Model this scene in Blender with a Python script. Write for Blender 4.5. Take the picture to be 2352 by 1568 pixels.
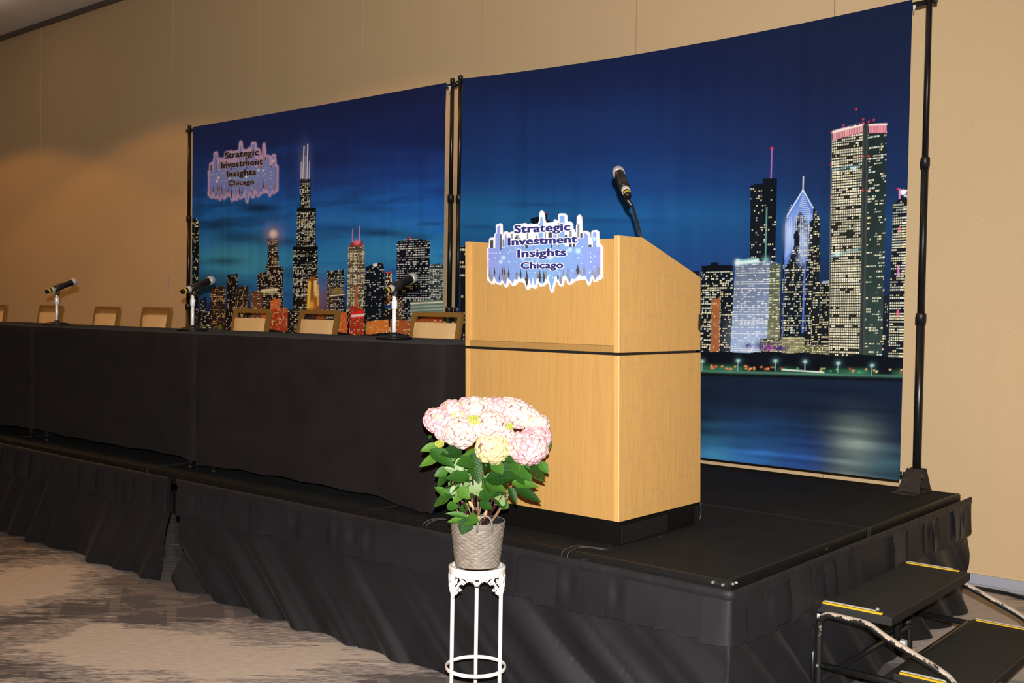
import bpy, bmesh, math, random
import numpy as np
from mathutils import Vector, Matrix, Quaternion

for _o in list(bpy.data.objects): bpy.data.objects.remove(_o, do_unlink=True)
scene = bpy.context.scene
COL = scene.collection
PI = math.pi
random.seed(11)

# ------------------------------------------------------------------ camera
W, H = 2352.0, 1568.0
YAW, PITCH, ROLL, FL = 0.6985566, 0.02791605, 0.01610088, 2432.476
CAM = np.array([0.0, 0.0, 1.498])
def _basis():
    f = np.array([-math.sin(YAW)*math.cos(PITCH), math.cos(YAW)*math.cos(PITCH), -math.sin(PITCH)])
    r = np.array([math.cos(YAW), math.sin(YAW), 0.0]); u = np.cross(r, f)
    c, s = math.cos(ROLL), math.sin(ROLL)
    return c*r+s*u, -s*r+c*u, f
RX, UX, FX = _basis()
cam_data = bpy.data.cameras.new('camera'); cam = bpy.data.objects.new('camera', cam_data); COL.objects.link(cam)
cam.matrix_world = Matrix(((RX[0], UX[0], -FX[0], CAM[0]), (RX[1], UX[1], -FX[1], CAM[1]), (RX[2], UX[2], -FX[2], CAM[2]), (0, 0, 0, 1)))
cam_data.sensor_width = 36.0; cam_data.lens = FL/W*36.0; cam_data.clip_start = 0.05; cam_data.clip_end = 100
scene.camera = cam

# ------------------------------------------------------------------ light
scene.view_settings.view_transform = 'Standard'
scene.view_settings.look = 'None'
scene.view_settings.gamma = 1.0
scene.view_settings.use_curve_mapping = False
scene.view_settings.exposure = 0.0
world = bpy.data.worlds.new('room_ambience'); scene.world = world; world.use_nodes = True
world.node_tree.nodes['Background'].inputs[0].default_value = (1.0, 0.66, 0.36, 1)
world.node_tree.nodes['Background'].inputs[1].default_value = 0.045
def lamp(name, kind, loc, energy, col, **kw):
    d = bpy.data.lights.new(name, kind); d.energy = energy; d.color = col
    for k, v in kw.items(): setattr(d, k, v)
    o = bpy.data.objects.new(name, d); COL.objects.link(o); o.location = loc
    return o
# the photographer's flash, just above and behind the lens
fpos = CAM + UX*0.13 - FX*0.06 + RX*0.005
flash = lamp('camera_flash', 'SPOT', fpos, 1400, (1.0, 0.965, 0.92), shadow_soft_size=0.014, spot_size=math.radians(100), spot_blend=0.9)
flash.rotation_euler = cam.matrix_world.to_euler()
# recessed ceiling downlights of the ballroom, along the wall and over the floor
WARM = (1.0, 0.47, 0.10)
for y in (3.34, 0.2, -2.9):
    for x in (-13.1, -9.8, -6.5, -3.2, 0.1):
        if x > -4 and y > 3: continue
        lamp('ceiling_downlight', 'SPOT', (x, y, 4.86), 90 if y > 3 else 29, WARM, shadow_soft_size=0.06, spot_size=math.radians(129), spot_blend=0.12)

# unseen fill spots added to brighten the ceiling at the far left
for x in (-15.0, -12.2):
    fill_spot = lamp('ceiling_fill', 'SPOT', (x, 4.6, 4.05), 26, (1.0, 0.74, 0.60), shadow_soft_size=0.2, spot_size=math.radians(120), spot_blend=0.9); fill_spot.rotation_euler = (PI, 0, 0)

# ------------------------------------------------------------------ pixel geometry (photo 2352x1568 -> place)
def ray(px, py): return FX + RX*(px-W/2)/FL - UX*(py-H/2)/FL
def on_x(px, py, X): d = ray(px, py); return CAM + d*(X-CAM[0])/d[0]
def on_y(px, py, Y): d = ray(px, py); return CAM + d*(Y-CAM[1])/d[1]
def on_z(px, py, Z): d = ray(px, py); return CAM + d*(Z-CAM[2])/d[2]
def at_t(px, py, t): return CAM + ray(px, py)*t

# ------------------------------------------------------------------ materials
def lin(c):
    return tuple(((v/255)/12.92 if v/255 <= 0.04045 else ((v/255+0.055)/1.055)**2.4) for v in c)
MATS = {}
class N:
    """small node helper"""
    def __init__(s, name):
        s.m = bpy.data.materials.new(name); s.m.use_nodes = True; s.t = s.m.node_tree
        s.b = s.t.nodes['Principled BSDF']; MATS[name] = s.m
    def n(s, kind, **kw):
        nd = s.t.nodes.new(kind)
        for k, v in kw.items():
            if k.startswith('i_'):
                key = k[2:]
                key = int(key) if key.isdigit() else key.replace('_', ' ')
                s.set(nd.inputs[key], v)
            else: setattr(nd, k, v)
        return nd
    def set(s, sock, v):
        if hasattr(v, 'is_linked') or isinstance(v, bpy.types.NodeSocket): s.t.links.new(v, sock)
        elif isinstance(v, tuple) and len(v) == 3 and sock.type == 'RGBA': sock.default_value = (*v, 1)
        else: sock.default_value = v
    def base(s, v): s.set(s.b.inputs['Base Color'], v); return s
    def p(s, **kw):
        for k, v in kw.items(): s.set(s.b.inputs[k.replace('_', ' ')], v)
        return s
    def coord(s, kind='Object', scale=(1, 1, 1), rot=(0, 0, 0), loc=(0, 0, 0)):
        tc = s.n('ShaderNodeTexCoord'); mp = s.n('ShaderNodeMapping')
        if rot != (0, 0, 0) and len(set(scale)) > 1:      # turn first, then stretch
            m1 = s.n('ShaderNodeMapping'); s.t.links.new(tc.outputs[kind], m1.inputs[0]); m1.inputs['Rotation'].default_value = rot
            s.t.links.new(m1.outputs[0], mp.inputs[0]); mp.inputs['Scale'].default_value = scale; mp.inputs['Location'].default_value = loc
            return mp.outputs[0]
        s.t.links.new(tc.outputs[kind], mp.inputs[0]); mp.inputs['Scale'].default_value = scale; mp.inputs['Rotation'].default_value = rot; mp.inputs['Location'].default_value = loc
        return mp.outputs[0]
    def noise(s, vec, scale=5, detail=4, rough=0.5, dist=0.0):
        return s.n('ShaderNodeTexNoise', i_Vector=vec, i_Scale=scale, i_Detail=detail, i_Roughness=rough, i_Distortion=dist).outputs['Fac']
    def ramp(s, fac, stops):
        r = s.n('ShaderNodeValToRGB', i_Fac=fac); e = r.color_ramp.elements
        while len(e) < len(stops): e.new(0.5)
        for el, (p, c) in zip(e, stops):
            el.position = p; el.color = (*c, 1) if len(c) == 3 else c
        return r.outputs[0]
    def mix(s, fac, a, b, mode='MIX'):
        m = s.n('ShaderNodeMix', data_type='RGBA', blend_type=mode)
        s.set(m.inputs[0], fac); s.set(m.inputs[6], a); s.set(m.inputs[7], b); return m.outputs[2]
    def math(s, op, a, b=0.0, clamp=False):
        m = s.n('ShaderNodeMath', operation=op, use_clamp=clamp); s.set(m.inputs[0], a); s.set(m.inputs[1], b); return m.outputs[0]
    def bump(s, h, strength=0.3, dist=0.002):
        b = s.n('ShaderNodeBump', i_Height=h, i_Strength=strength, i_Distance=dist); s.t.links.new(b.outputs[0], s.b.inputs['Normal']); return s
def g3(v): return (v, v, v)
def simple(name, col, rough=0.5, metal=0.0, spec=None, var=0.0, vs=20):
    a = N(name); a.p(Roughness=rough, Metallic=metal)
    if spec is not None: a.p(Specular_IOR_Level=spec)
    if var:
        f = a.noise(a.coord(), vs, 4)
        a.base(a.ramp(f, [(0.3, tuple(c*(1-var) for c in col)), (0.7, tuple(min(1, c*(1+var)) for c in col))]))
    else: a.base(col)
    return a.m

# wall fabric
a = N('wall_fabric'); v = a.coord()
f1 = a.noise(v, 2.2, 3); f2 = a.noise(a.coord(scale=(1, 1, 0.35)), 220, 2)
a.base(a.mix(0.5, a.ramp(f1, [(0.3, (0.72, 0.515, 0.295)), (0.7, (0.76, 0.545, 0.315))]), a.ramp(f2, [(0.3, (0.65, 0.465, 0.262)), (0.7, (0.83, 0.60, 0.35))]))).p(Roughness=0.95, Specular_IOR_Level=0.1).bump(f2, 0.25, 0.001)
simple('seam_metal', (0.42, 0.42, 0.46), 0.5, 0.2)
simple('baseboard_vinyl', (0.44, 0.45, 0.52), 0.5)
a = N('ceiling_paint'); a.base(a.ramp(a.noise(a.coord(), 3, 4), [(0.3, (0.86, 0.83, 0.80)), (0.7, (0.90, 0.87, 0.84))])).p(Roughness=0.9)
simple('trim_dark', (0.14, 0.11, 0.09), 0.6)

# carpet: streaked cloudy patches with a dark lattice
a = N('carpet'); rot = (0, 0, -math.radians(40))
v = a.coord(rot=rot); vs_ = a.coord(rot=rot, scale=(1.0, 7.0, 1)); 
vfine = a.coord(rot=rot, scale=(10, 90, 1))
big = a.noise(a.coord(rot=rot, scale=(0.55, 0.8, 1), loc=(3.1, 1.7, 0)), 1.3, 3, 0.5)
st = a.noise(vs_, 3.2, 6, 0.62); fine = a.noise(vfine, 1.6, 4, 0.7)
edge = a.math('ADD', a.math('ADD', big, a.math('MULTIPLY', a.math('SUBTRACT', st, 0.5), 0.42)), a.math('MULTIPLY', a.math('SUBTRACT', fine, 0.5), 0.17))
def patch(cx, cy, rx, ry, amt):
    """one pale carpet patch at a place on the floor (rotated carpet coordinates)"""
    m = a.coord(rot=rot)
    s1 = a.n('ShaderNodeSeparateXYZ', i_0=m)
    dx = a.math('DIVIDE', a.math('SUBTRACT', s1.outputs[0], cx), rx); dy = a.math('DIVIDE', a.math('SUBTRACT', s1.outputs[1], cy), ry)
    d = a.math('SQRT', a.math('ADD', a.math('MULTIPLY', dx, dx), a.math('MULTIPLY', dy, dy)))
    return a.math('MULTIPLY', a.math('SUBTRACT', 1.0, d, True), amt)
def fl_ab(px, py):
    p = on_z(px, py, 0.0); c, s = math.cos(math.radians(40)), math.sin(math.radians(40))
    return p[0]*c+p[1]*s, -p[0]*s+p[1]*c
pa = fl_ab(55, 1345); pb = fl_ab(560, 1530); pc = fl_ab(330, 1480); pd = fl_ab(230, 1445); pe = fl_ab(2300, 1430)
for (q, rx, ry, amt) in ((pa, 0.62, 0.75, 0.42), (pb, 1.25, 0.62, 0.40), (pc, 1.2, 0.33, 0.20), (pd, 0.12, 0.14, 0.4), (pe, 1.3, 1.3, 0.42)):
    edge = a.math('ADD', edge, patch(q[0], q[1], rx, ry, amt))
ground = a.ramp(a.math('ADD', a.math('MULTIPLY', st, .6), a.math('MULTIPLY', fine, .4)), [(0.38, (0.135, 0.120, 0.118)), (0.5, (0.225, 0.190, 0.178)), (0.62, (0.30, 0.255, 0.23))])
# lattice of darker rhombi
vg = a.coord(rot=(0, 0, math.radians(22)))
s2 = a.n('ShaderNodeSeparateXYZ', i_0=vg)
vg2 = a.coord(rot=(0, 0, math.radians(-58)))
s3 = a.n('ShaderNodeSeparateXYZ', i_0=vg2)
def stripes(o, per, wid): 
    m = a.math('FRACT', a.math('DIVIDE', o, per)); return a.math('GREATER_THAN', m, wid)
cell = a.math('MULTIPLY', stripes(s2.outputs[0], 0.34, 0.17), stripes(s3.outputs[0], 0.27, 0.17))
cellmask = a.math('MULTIPLY', cell, a.math('GREATER_THAN', a.noise(a.coord(loc=(5, 2, 0)), 1.1, 5, 0.65), 0.43))
ground = a.mix(a.math('MULTIPLY', cellmask, 0.72), ground, (0.118, 0.109, 0.112))
pale = a.ramp(fine, [(0.25, (0.47, 0.40, 0.345)), (0.55, (0.66, 0.575, 0.50)), (0.8, (0.75, 0.66, 0.58))])
mid = a.ramp(fine, [(0.40, (0.19, 0.175, 0.175)), (0.50, (0.39, 0.34, 0.31)), (0.60, (0.60, 0.52, 0.455))])
c1 = a.mix(a.ramp(edge, [(0.60, g3(0)), (0.625, g3(1))]), ground, mid)
c2 = a.mix(a.ramp(edge, [(0.72, g3(0)), (0.745, g3(1))]), c1, pale)
ol = a.math('GREATER_THAN', a.noise(a.coord(rot=rot, scale=(1.2, 3, 1), loc=(1.3, 4.2, 0)), 2.1, 6, 0.7), 0.665)
c3 = a.mix(a.math('MULTIPLY', ol, 0.8), c2, (0.236, 0.201, 0.083))
pile = a.noise(a.coord(), 420, 2)
a.base(a.mix(0.25, c3, a.ramp(pile, [(0.3, g3(0.05)), (0.7, g3(0.6))]), 'OVERLAY')).p(Roughness=1.0, Specular_IOR_Level=0.05).bump(pile, 0.5, 0.003)

# oak veneer of the lectern
def wood(name, scale, tone=1.0, flake=0.0):
    a = N(name); v = a.coord(scale=scale)
    f = a.noise(v, 3.0, 8, 0.65, 0.35); l = a.noise(a.coord(scale=tuple(s*0.25 for s in scale)), 2.0, 3, 0.5)
    c = a.ramp(f, [(0.32, (0.495*tone, 0.268*tone, 0.078*tone)), (0.5, (0.555*tone, 0.310*tone, 0.094*tone)), (0.68, (0.605*tone, 0.348*tone, 0.112*tone))])
    c = a.mix(a.math('MULTIPLY', l, 0.35), c, (0.47*tone, 0.265*tone, 0.095*tone))
    if flake:
        k = a.noise(a.coord(scale=(7, 7, 15), rot=(0, 0.5, 0)), 2.2, 4, 0.6, 1.2)
        c = a.mix(a.ramp(k, [(0.52, g3(0)), (0.62, g3(flake))]), c, (0.45*tone, 0.27*tone, 0.11*tone))
    s = a.noise(a.coord(loc=(4, 1, 2)), 9, 6, 0.6)
    c = a.mix(a.ramp(s, [(0.72, g3(0)), (0.78, g3(0.5))]), c, (0.2, 0.12, 0.05))
    a.base(c).p(Roughness=0.42, Specular_IOR_Level=0.35).bump(f, 0.12, 0.001); return a.m
wood('oak_front', (60, 60, 1.6), 0.88); wood('oak_side', (48, 48, 1.6), 1.12, 0.5); wood('oak_edge', (70, 70, 1.5), 0.62); simple('edge_highlight_worn', (0.72, 0.50, 0.27), 0.5)
simple('plinth_black', (0.0025, 0.0025, 0.0025), 0.55, 0.0, 0.2); simple('reveal_black', (0.008, 0.008, 0.008), 0.5)

# blacks
def cloth(name, col, rough=0.9, wv=900, sheen=0.15, spec=0.12):
    a = N(name); f = a.noise(a.coord(), 6, 4); w = a.noise(a.coord(), wv, 1)
    a.base(a.ramp(f, [(0.3, tuple(c*0.82 for c in col)), (0.7, tuple(c*1.18 for c in col))])).p(Roughness=rough, Specular_IOR_Level=spec, Sheen_Weight=sheen, Sheen_Roughness=0.4).bump(w, 0.2, 0.001); return a.m
cloth('skirt_black', (0.0120, 0.0115, 0.0143), 0.58, 700, 0.02, 0.30)
cloth('table_black', (0.0130, 0.0104, 0.0106), 0.97, 500, 0.02)
a = N('deck_black'); f = a.noise(a.coord(scale=(1, 1, 1)), 7, 6, 0.65); sp = a.n('ShaderNodeTexVoronoi', i_Vector=a.coord(), i_Scale=6.5).outputs['Distance']
c = a.ramp(f, [(0.3, (0.0066, 0.0069, 0.0075)), (0.7, (0.0125, 0.0128, 0.0135))])
a.base(a.mix(a.ramp(sp, [(0.014, g3(0.8)), (0.022, g3(0))]), c, (0.5, 0.5, 0.48))).p(Roughness=0.85, Specular_IOR_Level=0.2).bump(a.noise(a.coord(), 500, 2), 0.35, 0.002)
a = N('deck_edge'); f = a.noise(a.coord(scale=(3, 3, 12)), 9, 6, 0.7); w = a.noise(a.coord(scale=(3, 3, 22)), 5, 6, 0.72)
c = a.mix(a.ramp(f, [(0.58, g3(0)), (0.70, g3(0.45))]), (0.0055, 0.005, 0.0045), (0.042, 0.022, 0.009))
c = a.mix(a.ramp(w, [(0.655, g3(0)), (0.685, g3(0.8))]), c, (0.35, 0.31, 0.26)); a.base(c).p(Roughness=0.5)
simple('deck_rail', (0.006, 0.0055, 0.005), 0.6); simple('black_metal', (0.010, 0.010, 0.010), 0.32, 0.0); simple('black_plastic', (0.012, 0.012, 0.013), 0.4)
simple('brown_metal', (0.026, 0.019, 0.017), 0.5, 0.0, None, 0.25, 30)
simple('chrome', (0.95, 0.95, 0.95), 0.30, 0.12); simple('steel_bolt', (0.75, 0.74, 0.72), 0.3, 0.8)
simple('grille_silver', (0.50, 0.50, 0.52), 0.5, 0.5); simple('mic_black', (0.006, 0.006, 0.006), 0.38, 0.0, 0.25)
simple('mic_band', (0.42, 0.37, 0.31), 0.5); simple('mic_yellow', (0.55, 0.36, 0.015), 0.5); simple('mic_red', (0.20, 0.03, 0.018), 0.4); simple('label_ink', (0.01, 0.01, 0.01), 0.6)
simple('chair_frame', (0.30, 0.165, 0.042), 0.45, 0.2); simple('chair_pad', (0.78, 0.54, 0.265), 0.9, 0, 0.1, 0.02, 9)
simple('cable_black', (0.012, 0.012, 0.012), 0.35); simple('cable_grey', (0.014, 0.014, 0.015), 0.55)
simple('table_leg_metal', (0.02, 0.017, 0.015), 0.5, 0.3); simple('table_board', (0.18, 0.12, 0.07), 0.6)
simple('stand_white', (0.80, 0.77, 0.75), 0.4); simple('leaf_dry', (0.45, 0.29, 0.13), 0.8, 0, None, 0.3, 60)
# plant
a = N('leaf_green'); oi = a.n('ShaderNodeObjectInfo').outputs['Random']
sx = a.n('ShaderNodeSeparateXYZ', i_0=a.coord())
ay = a.math('ABSOLUTE', sx.outputs[1]); ph_ = a.math('FRACT', a.math('SUBTRACT', a.math('MULTIPLY', sx.outputs[0], 7.5), a.math('MULTIPLY', ay, 5.0)))
dv = a.math('ABSOLUTE', a.math('SUBTRACT', ph_, 0.5)); side = a.ramp(dv, [(0.0, g3(1)), (0.12, g3(0))]); rib = a.ramp(ay, [(0.0, g3(1)), (0.03, g3(0))]); vein = a.math('MAXIMUM', side, rib)
c = a.ramp(oi, [(0.0, (0.010, 0.044, 0.006)), (0.5, (0.024, 0.090, 0.010)), (0.85, (0.062, 0.165, 0.018)), (1.0, (0.11, 0.23, 0.035))])
c = a.mix(a.math('MULTIPLY', vein, 0.16), c, (0.08, 0.19, 0.035)); a.base(c).p(Roughness=0.42, Specular_IOR_Level=0.32).bump(vein, 0.2, 0.012)
a = N('leaf_pale'); a.base(a.ramp(a.noise(a.coord(), 30, 3), [(0.3, (0.12, 0.20, 0.06)), (0.7, (0.20, 0.29, 0.10))])).p(Roughness=0.5)
simple('stem_burgundy', (0.035, 0.008, 0.010), 0.4); simple('stem_woody', (0.22, 0.13, 0.07), 0.7, 0, None, 0.3, 80)
def petals(name, st):
    a = N(name); r = a.n('ShaderNodeObjectInfo').outputs['Random']; k = a.n('ShaderNodeAttribute', attribute_name='rim').outputs['Fac']
    c = a.mix(a.math('MULTIPLY', k, 0.55), a.ramp(r, st), tuple(q*w for q, w in zip(st[0][1], (.92, .62, .66)))); a.base(c).p(Roughness=0.75, Specular_IOR_Level=0.2); return a.m
petals('petal_pink', [(0, (0.68, 0.34, 0.38)), (0.5, (0.74, 0.48, 0.50)), (1, (0.76, 0.58, 0.56))])
petals('petal_blush', [(0, (0.72, 0.49, 0.48)), (0.5, (0.74, 0.60, 0.55)), (1, (0.74, 0.63, 0.50))])
petals('petal_cream', [(0, (0.74, 0.61, 0.46)), (0.5, (0.72, 0.63, 0.37)), (1, (0.66, 0.61, 0.26))])
simple('flower_gap_shade', (0.40, 0.19, 0.19), 0.9)
petals('petal_lime', [(0, (0.36, 0.40, 0.05)), (1, (0.48, 0.50, 0.11))])
a = N('basket_weave'); n1 = a.noise(a.coord(scale=(1, 1, 3)), 40, 5, 0.7); a.base(a.ramp(n1, [(0.25, (0.12, 0.096, 0.074)), (0.5, (0.225, 0.188, 0.152)), (0.78, (0.36, 0.31, 0.26))])).p(Roughness=0.55, Specular_IOR_Level=0.4)
simple('basket_rim', (0.20, 0.175, 0.15), 0.5, 0, None, 0.25, 90); simple('liner_dark', (0.014, 0.017, 0.022), 0.4); simple('soil', (0.10, 0.055, 0.03), 1.0, 0, None, 0.5, 90)
# steps
a = N('tread_black'); f = a.noise(a.coord(), 12, 5); a.base(a.ramp(f, [(0.3, (0.008, 0.0076, 0.007)), (0.7, (0.014, 0.013, 0.012))])).p(Roughness=0.8).bump(a.noise(a.coord(), 600, 2), 0.3, 0.002)
simple('tread_edge', (0.013, 0.012, 0.012), 0.6); simple('yellow_tape', (0.66, 0.42, 0.015), 0.5); simple('white_tape', (0.68, 0.68, 0.68), 0.5)
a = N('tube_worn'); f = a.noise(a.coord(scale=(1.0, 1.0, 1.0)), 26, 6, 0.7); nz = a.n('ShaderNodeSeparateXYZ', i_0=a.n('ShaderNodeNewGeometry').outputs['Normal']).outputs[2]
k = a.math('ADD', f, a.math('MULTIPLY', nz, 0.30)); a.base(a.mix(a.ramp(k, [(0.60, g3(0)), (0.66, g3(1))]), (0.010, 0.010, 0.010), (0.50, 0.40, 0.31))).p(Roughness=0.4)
# sign
simple('sign_white', (0.72, 0.72, 0.76), 0.4); simple('sign_grey', (0.21, 0.22, 0.26), 0.5); simple('sign_dark', (0.050, 0.052, 0.068), 0.5)
a = N('sign_blue'); s_ = a.n('ShaderNodeSeparateXYZ', i_0=a.coord())
a.base(a.ramp(a.math('ABSOLUTE', a.math('MULTIPLY', s_.outputs[0], 3.3)), [(0.0, (0.185, 0.36, 0.66)), (0.55, (0.20, 0.31, 0.66)), (1.0, (0.235, 0.265, 0.64))])).p(Roughness=0.4)
simple('sign_navy', (0.022, 0.024, 0.165), 0.5); simple('sign_line', (0.27, 0.42, 0.68), 0.5); simple('sign_dot', (0.40, 0.60, 0.74), 0.5); simple('sign_glow', (0.30, 0.48, 0.72), 0.5)
simple('print_ink', (0.012, 0.011, 0.020), 0.9); simple('print_halo', (0.36, 0.32, 0.48), 0.9)
a = N('backdrop_print'); ca = a.n('ShaderNodeVertexColor', layer_name='print'); a.base(ca.outputs[0]).p(Roughness=0.85, Specular_IOR_Level=0.06).bump(a.noise(a.coord(), 900, 1), 0.1, 0.0005)

# ------------------------------------------------------------------ mesh builder
class MB:
    def __init__(s): s.v = []; s.f = []; s.sm = []; s.mi = []; s.cur = 0
    def add(s, vs, fs, smooth=False):
        b = len(s.v); s.v += [tuple(map(float, v)) for v in vs]
        for f in fs: s.f.append(tuple(i+b for i in f)); s.sm.append(smooth); s.mi.append(s.cur)
        return s
    def box(s, x0, x1, y0, y1, z0, z1, bev=0.0, fn=None):
        bm = bmesh.new(); bmesh.ops.create_cube(bm, size=1.0)
        for v in bm.verts: v.co = Vector((x0+(v.co.x+.5)*(x1-x0), y0+(v.co.y+.5)*(y1-y0), z0+(v.co.z+.5)*(z1-z0)))
        if bev: bmesh.ops.bevel(bm, geom=list(bm.edges), offset=bev, segments=2, affect='EDGES', profile=0.6)
        bm.verts.index_update()
        vs = [tuple(v.co) for v in bm.verts]
        if fn: vs = [fn(*v) for v in vs]
        s.add(vs, [tuple(v.index for v in f.verts) for f in bm.faces]); bm.free(); return s
    def tube(s, pts, r, n=10, caps=True, closed=False):
        P = [Vector(p) for p in pts]; k = len(P); R = r if hasattr(r, '__len__') else [r]*k
        T = []
        for i in range(k):
            if closed: t = P[(i+1) % k]-P[i-1]
            else: t = P[min(i+1, k-1)]-P[max(i-1, 0)]
            T.append(t.normalized())
        up = Vector((0, 0, 1)) if abs(T[0].z) < 0.9 else Vector((1, 0, 0))
        nrm = T[0].cross(up).normalized(); vs = []
        for i in range(k):
            nrm = (nrm - T[i]*nrm.dot(T[i])).normalized(); b = T[i].cross(nrm)
            for j in range(n):
                an = 2*PI*j/n; vs.append(P[i]+(nrm*math.cos(an)+b*math.sin(an))*R[i])
        fs = []
        for i in range(k if closed else k-1):
            i2 = (i+1) % k
            for j in range(n): fs.append((i*n+j, i*n+(j+1) % n, i2*n+(j+1) % n, i2*n+j))
        s.add(vs, fs, True)
        if caps and not closed:
            b = len(s.v)-k*n
            s.f += [tuple(b+j for j in range(n))[::-1], tuple(b+(k-1)*n+j for j in range(n))]; s.sm += [False]*2; s.mi += [s.cur]*2
        return s
    def lathe(s, prof, c=(0, 0, 0), n=32, smooth=True, mat=None):
        vs = []; k = len(prof)
        for r, z in prof:
            for j in range(n):
                an = 2*PI*j/n; p = Vector((r*math.cos(an), r*math.sin(an), z)); 
                if mat is not None: p = mat @ p
                vs.append((p.x+c[0], p.y+c[1], p.z+c[2]))
        fs = [(i*n+j, i*n+(j+1) % n, (i+1)*n+(j+1) % n, (i+1)*n+j) for i in range(k-1) for j in range(n)]
        s.add(vs, fs, smooth); return s
    def prism(s, poly, d0, d1, fn):
        """polygon in 2-D pushed from depth d0 to d1; fn(a,b,d)->world"""
        n = len(poly); vs = [fn(a, b, d0) for a, b in poly]+[fn(a, b, d1) for a, b in poly]
        fs = [tuple(range(n)), tuple(range(2*n-1, n-1, -1))]+[(i, i+n, (i+1) % n+n, (i+1) % n) for i in range(n)]
        s.add(vs, fs); return s
    def grid(s, A, smooth=True, flip=False):
        """A: rows x cols x 3"""
        A = np.asarray(A); r, c = A.shape[:2]
        fs = [(i*c+j, i*c+j+1, (i+1)*c+j+1, (i+1)*c+j) for i in range(r-1) for j in range(c-1)]
        if flip: fs = [f[::-1] for f in fs]
        s.add(A.reshape(-1, 3), fs, smooth); return s
    def build(s, name, mat, parent=None, local=False):
        me = bpy.data.meshes.new(name); off = Vector((0, 0, 0))
        if parent is not None and not local: off = wloc(parent)
        me.from_pydata([(v[0]-off.x, v[1]-off.y, v[2]-off.z) for v in s.v], [], s.f)
        ms = mat if isinstance(mat, (list, tuple)) else [mat]
        for m in ms: me.materials.append(MATS[m])
        me.polygons.foreach_set('use_smooth', s.sm)
        if len(ms) > 1: me.polygons.foreach_set('material_index', s.mi)
        me.update(); o = bpy.data.objects.new(name, me); COL.objects.link(o)
        if parent is not None: o.parent = parent
        return o
def wloc(o):
    l = Vector(o.location); p = o.parent
    while p is not None: l += Vector(p.location); p = p.parent
    return l
def tag(o, label=None, cat=None, group=None, kind=None):
    if label: o['label'] = label
    if cat: o['category'] = cat
    if group: o['group'] = group
    if kind: o['kind'] = kind
    return o
def thing(name, label, cat, loc=(0, 0, 0), group=None):
    o = bpy.data.objects.new(name, None); o.empty_display_size = 0.05; COL.objects.link(o); o.location = tuple(map(float, loc)); return tag(o, label, cat, group)
def copy_tree(o, parent=None):
    c = o.copy(); COL.objects.link(c); c.parent = parent
    for ch in o.children: copy_tree(ch, c)
    return c
def box(name, mat, parent, *a, bev=0.0, fn=None): return MB().box(*a, bev=bev, fn=fn).build(name, mat, parent)
def smoothpath(pts, n=6):
    """Catmull-Rom through points"""
    P = [np.array(p, float) for p in pts]; P = [2*P[0]-P[1]]+P+[2*P[-1]-P[-2]]; out = []
    for i in range(1, len(P)-2):
        for k in range(n):
            t = k/n; p0, p1, p2, p3 = P[i-1:i+3]
            out.append(0.5*((2*p1)+(-p0+p2)*t+(2*p0-5*p1+4*p2-p3)*t*t+(-p0+3*p1-3*p2+p3)*t**3))
    out.append(P[-2]); return out
rng = np.random.default_rng(5)
SH = 0.61        # stage height

# ------------------------------------------------------------------ room shell
WY = 6.20; CZ = 4.90
o = MB().add([(-16, -6, 0), (3.5, -6, 0), (3.5, WY+.1, 0), (-16, WY+.1, 0)], [(0, 1, 2, 3)]).build('floor', 'carpet'); tag(o, 'taupe and beige carpet with cloudy pale patches and lattice lines', 'floor', kind='structure')
o = MB().box(-16, 3.5, -6, WY+.1, CZ, CZ+.1).build('ceiling', 'ceiling_paint'); tag(o, 'plain pale ceiling above the panelled wall', 'ceiling', kind='structure')
o = MB().box(-16, 3.5, WY-.035, WY, CZ-.05, CZ).build('trim_1', 'trim_dark'); tag(o, 'dark trim strip between wall and ceiling', 'trim', kind='structure')
wall = MB().box(-16, 3.5, WY+.012, WY+.1, 0, CZ).build('wall_back', 'seam_metal'); tag(wall, 'beige fabric panelled partition wall behind the stage', 'wall', kind='structure')
SEAMS = [-16, -14.2, -12.744, -9.885, -8.404, -6.94, -5.568, -4.13, -2.694, -1.26, 0.18, 1.62, 3.5]
for x0, x1 in zip(SEAMS[:-1], SEAMS[1:]):
    MB().box(x0+.0035, x1-.0035, WY, WY+.014, 0.05, CZ-.05, bev=0.002).build('wall_panel', 'wall_fabric', wall)
for px, y0_, y1_ in ((390, 632, 664), (88, 636, 650)):     # short pale strips in the panel joints
    p, q = on_y(px, y0_, WY), on_y(px, y1_, WY); MB().box(p[0]-.009, p[0]+.004, WY-.002, WY+.004, q[2], p[2]).build('joint_strip', 'baseboard_vinyl', wall)
o = MB().box(-16, 3.5, WY-.014, WY+.01, 0.02, 0.075, bev=0.003).build('baseboard_back', 'baseboard_vinyl'); tag(o, 'grey vinyl baseboard along the panelled wall', 'baseboard', kind='structure')

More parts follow.
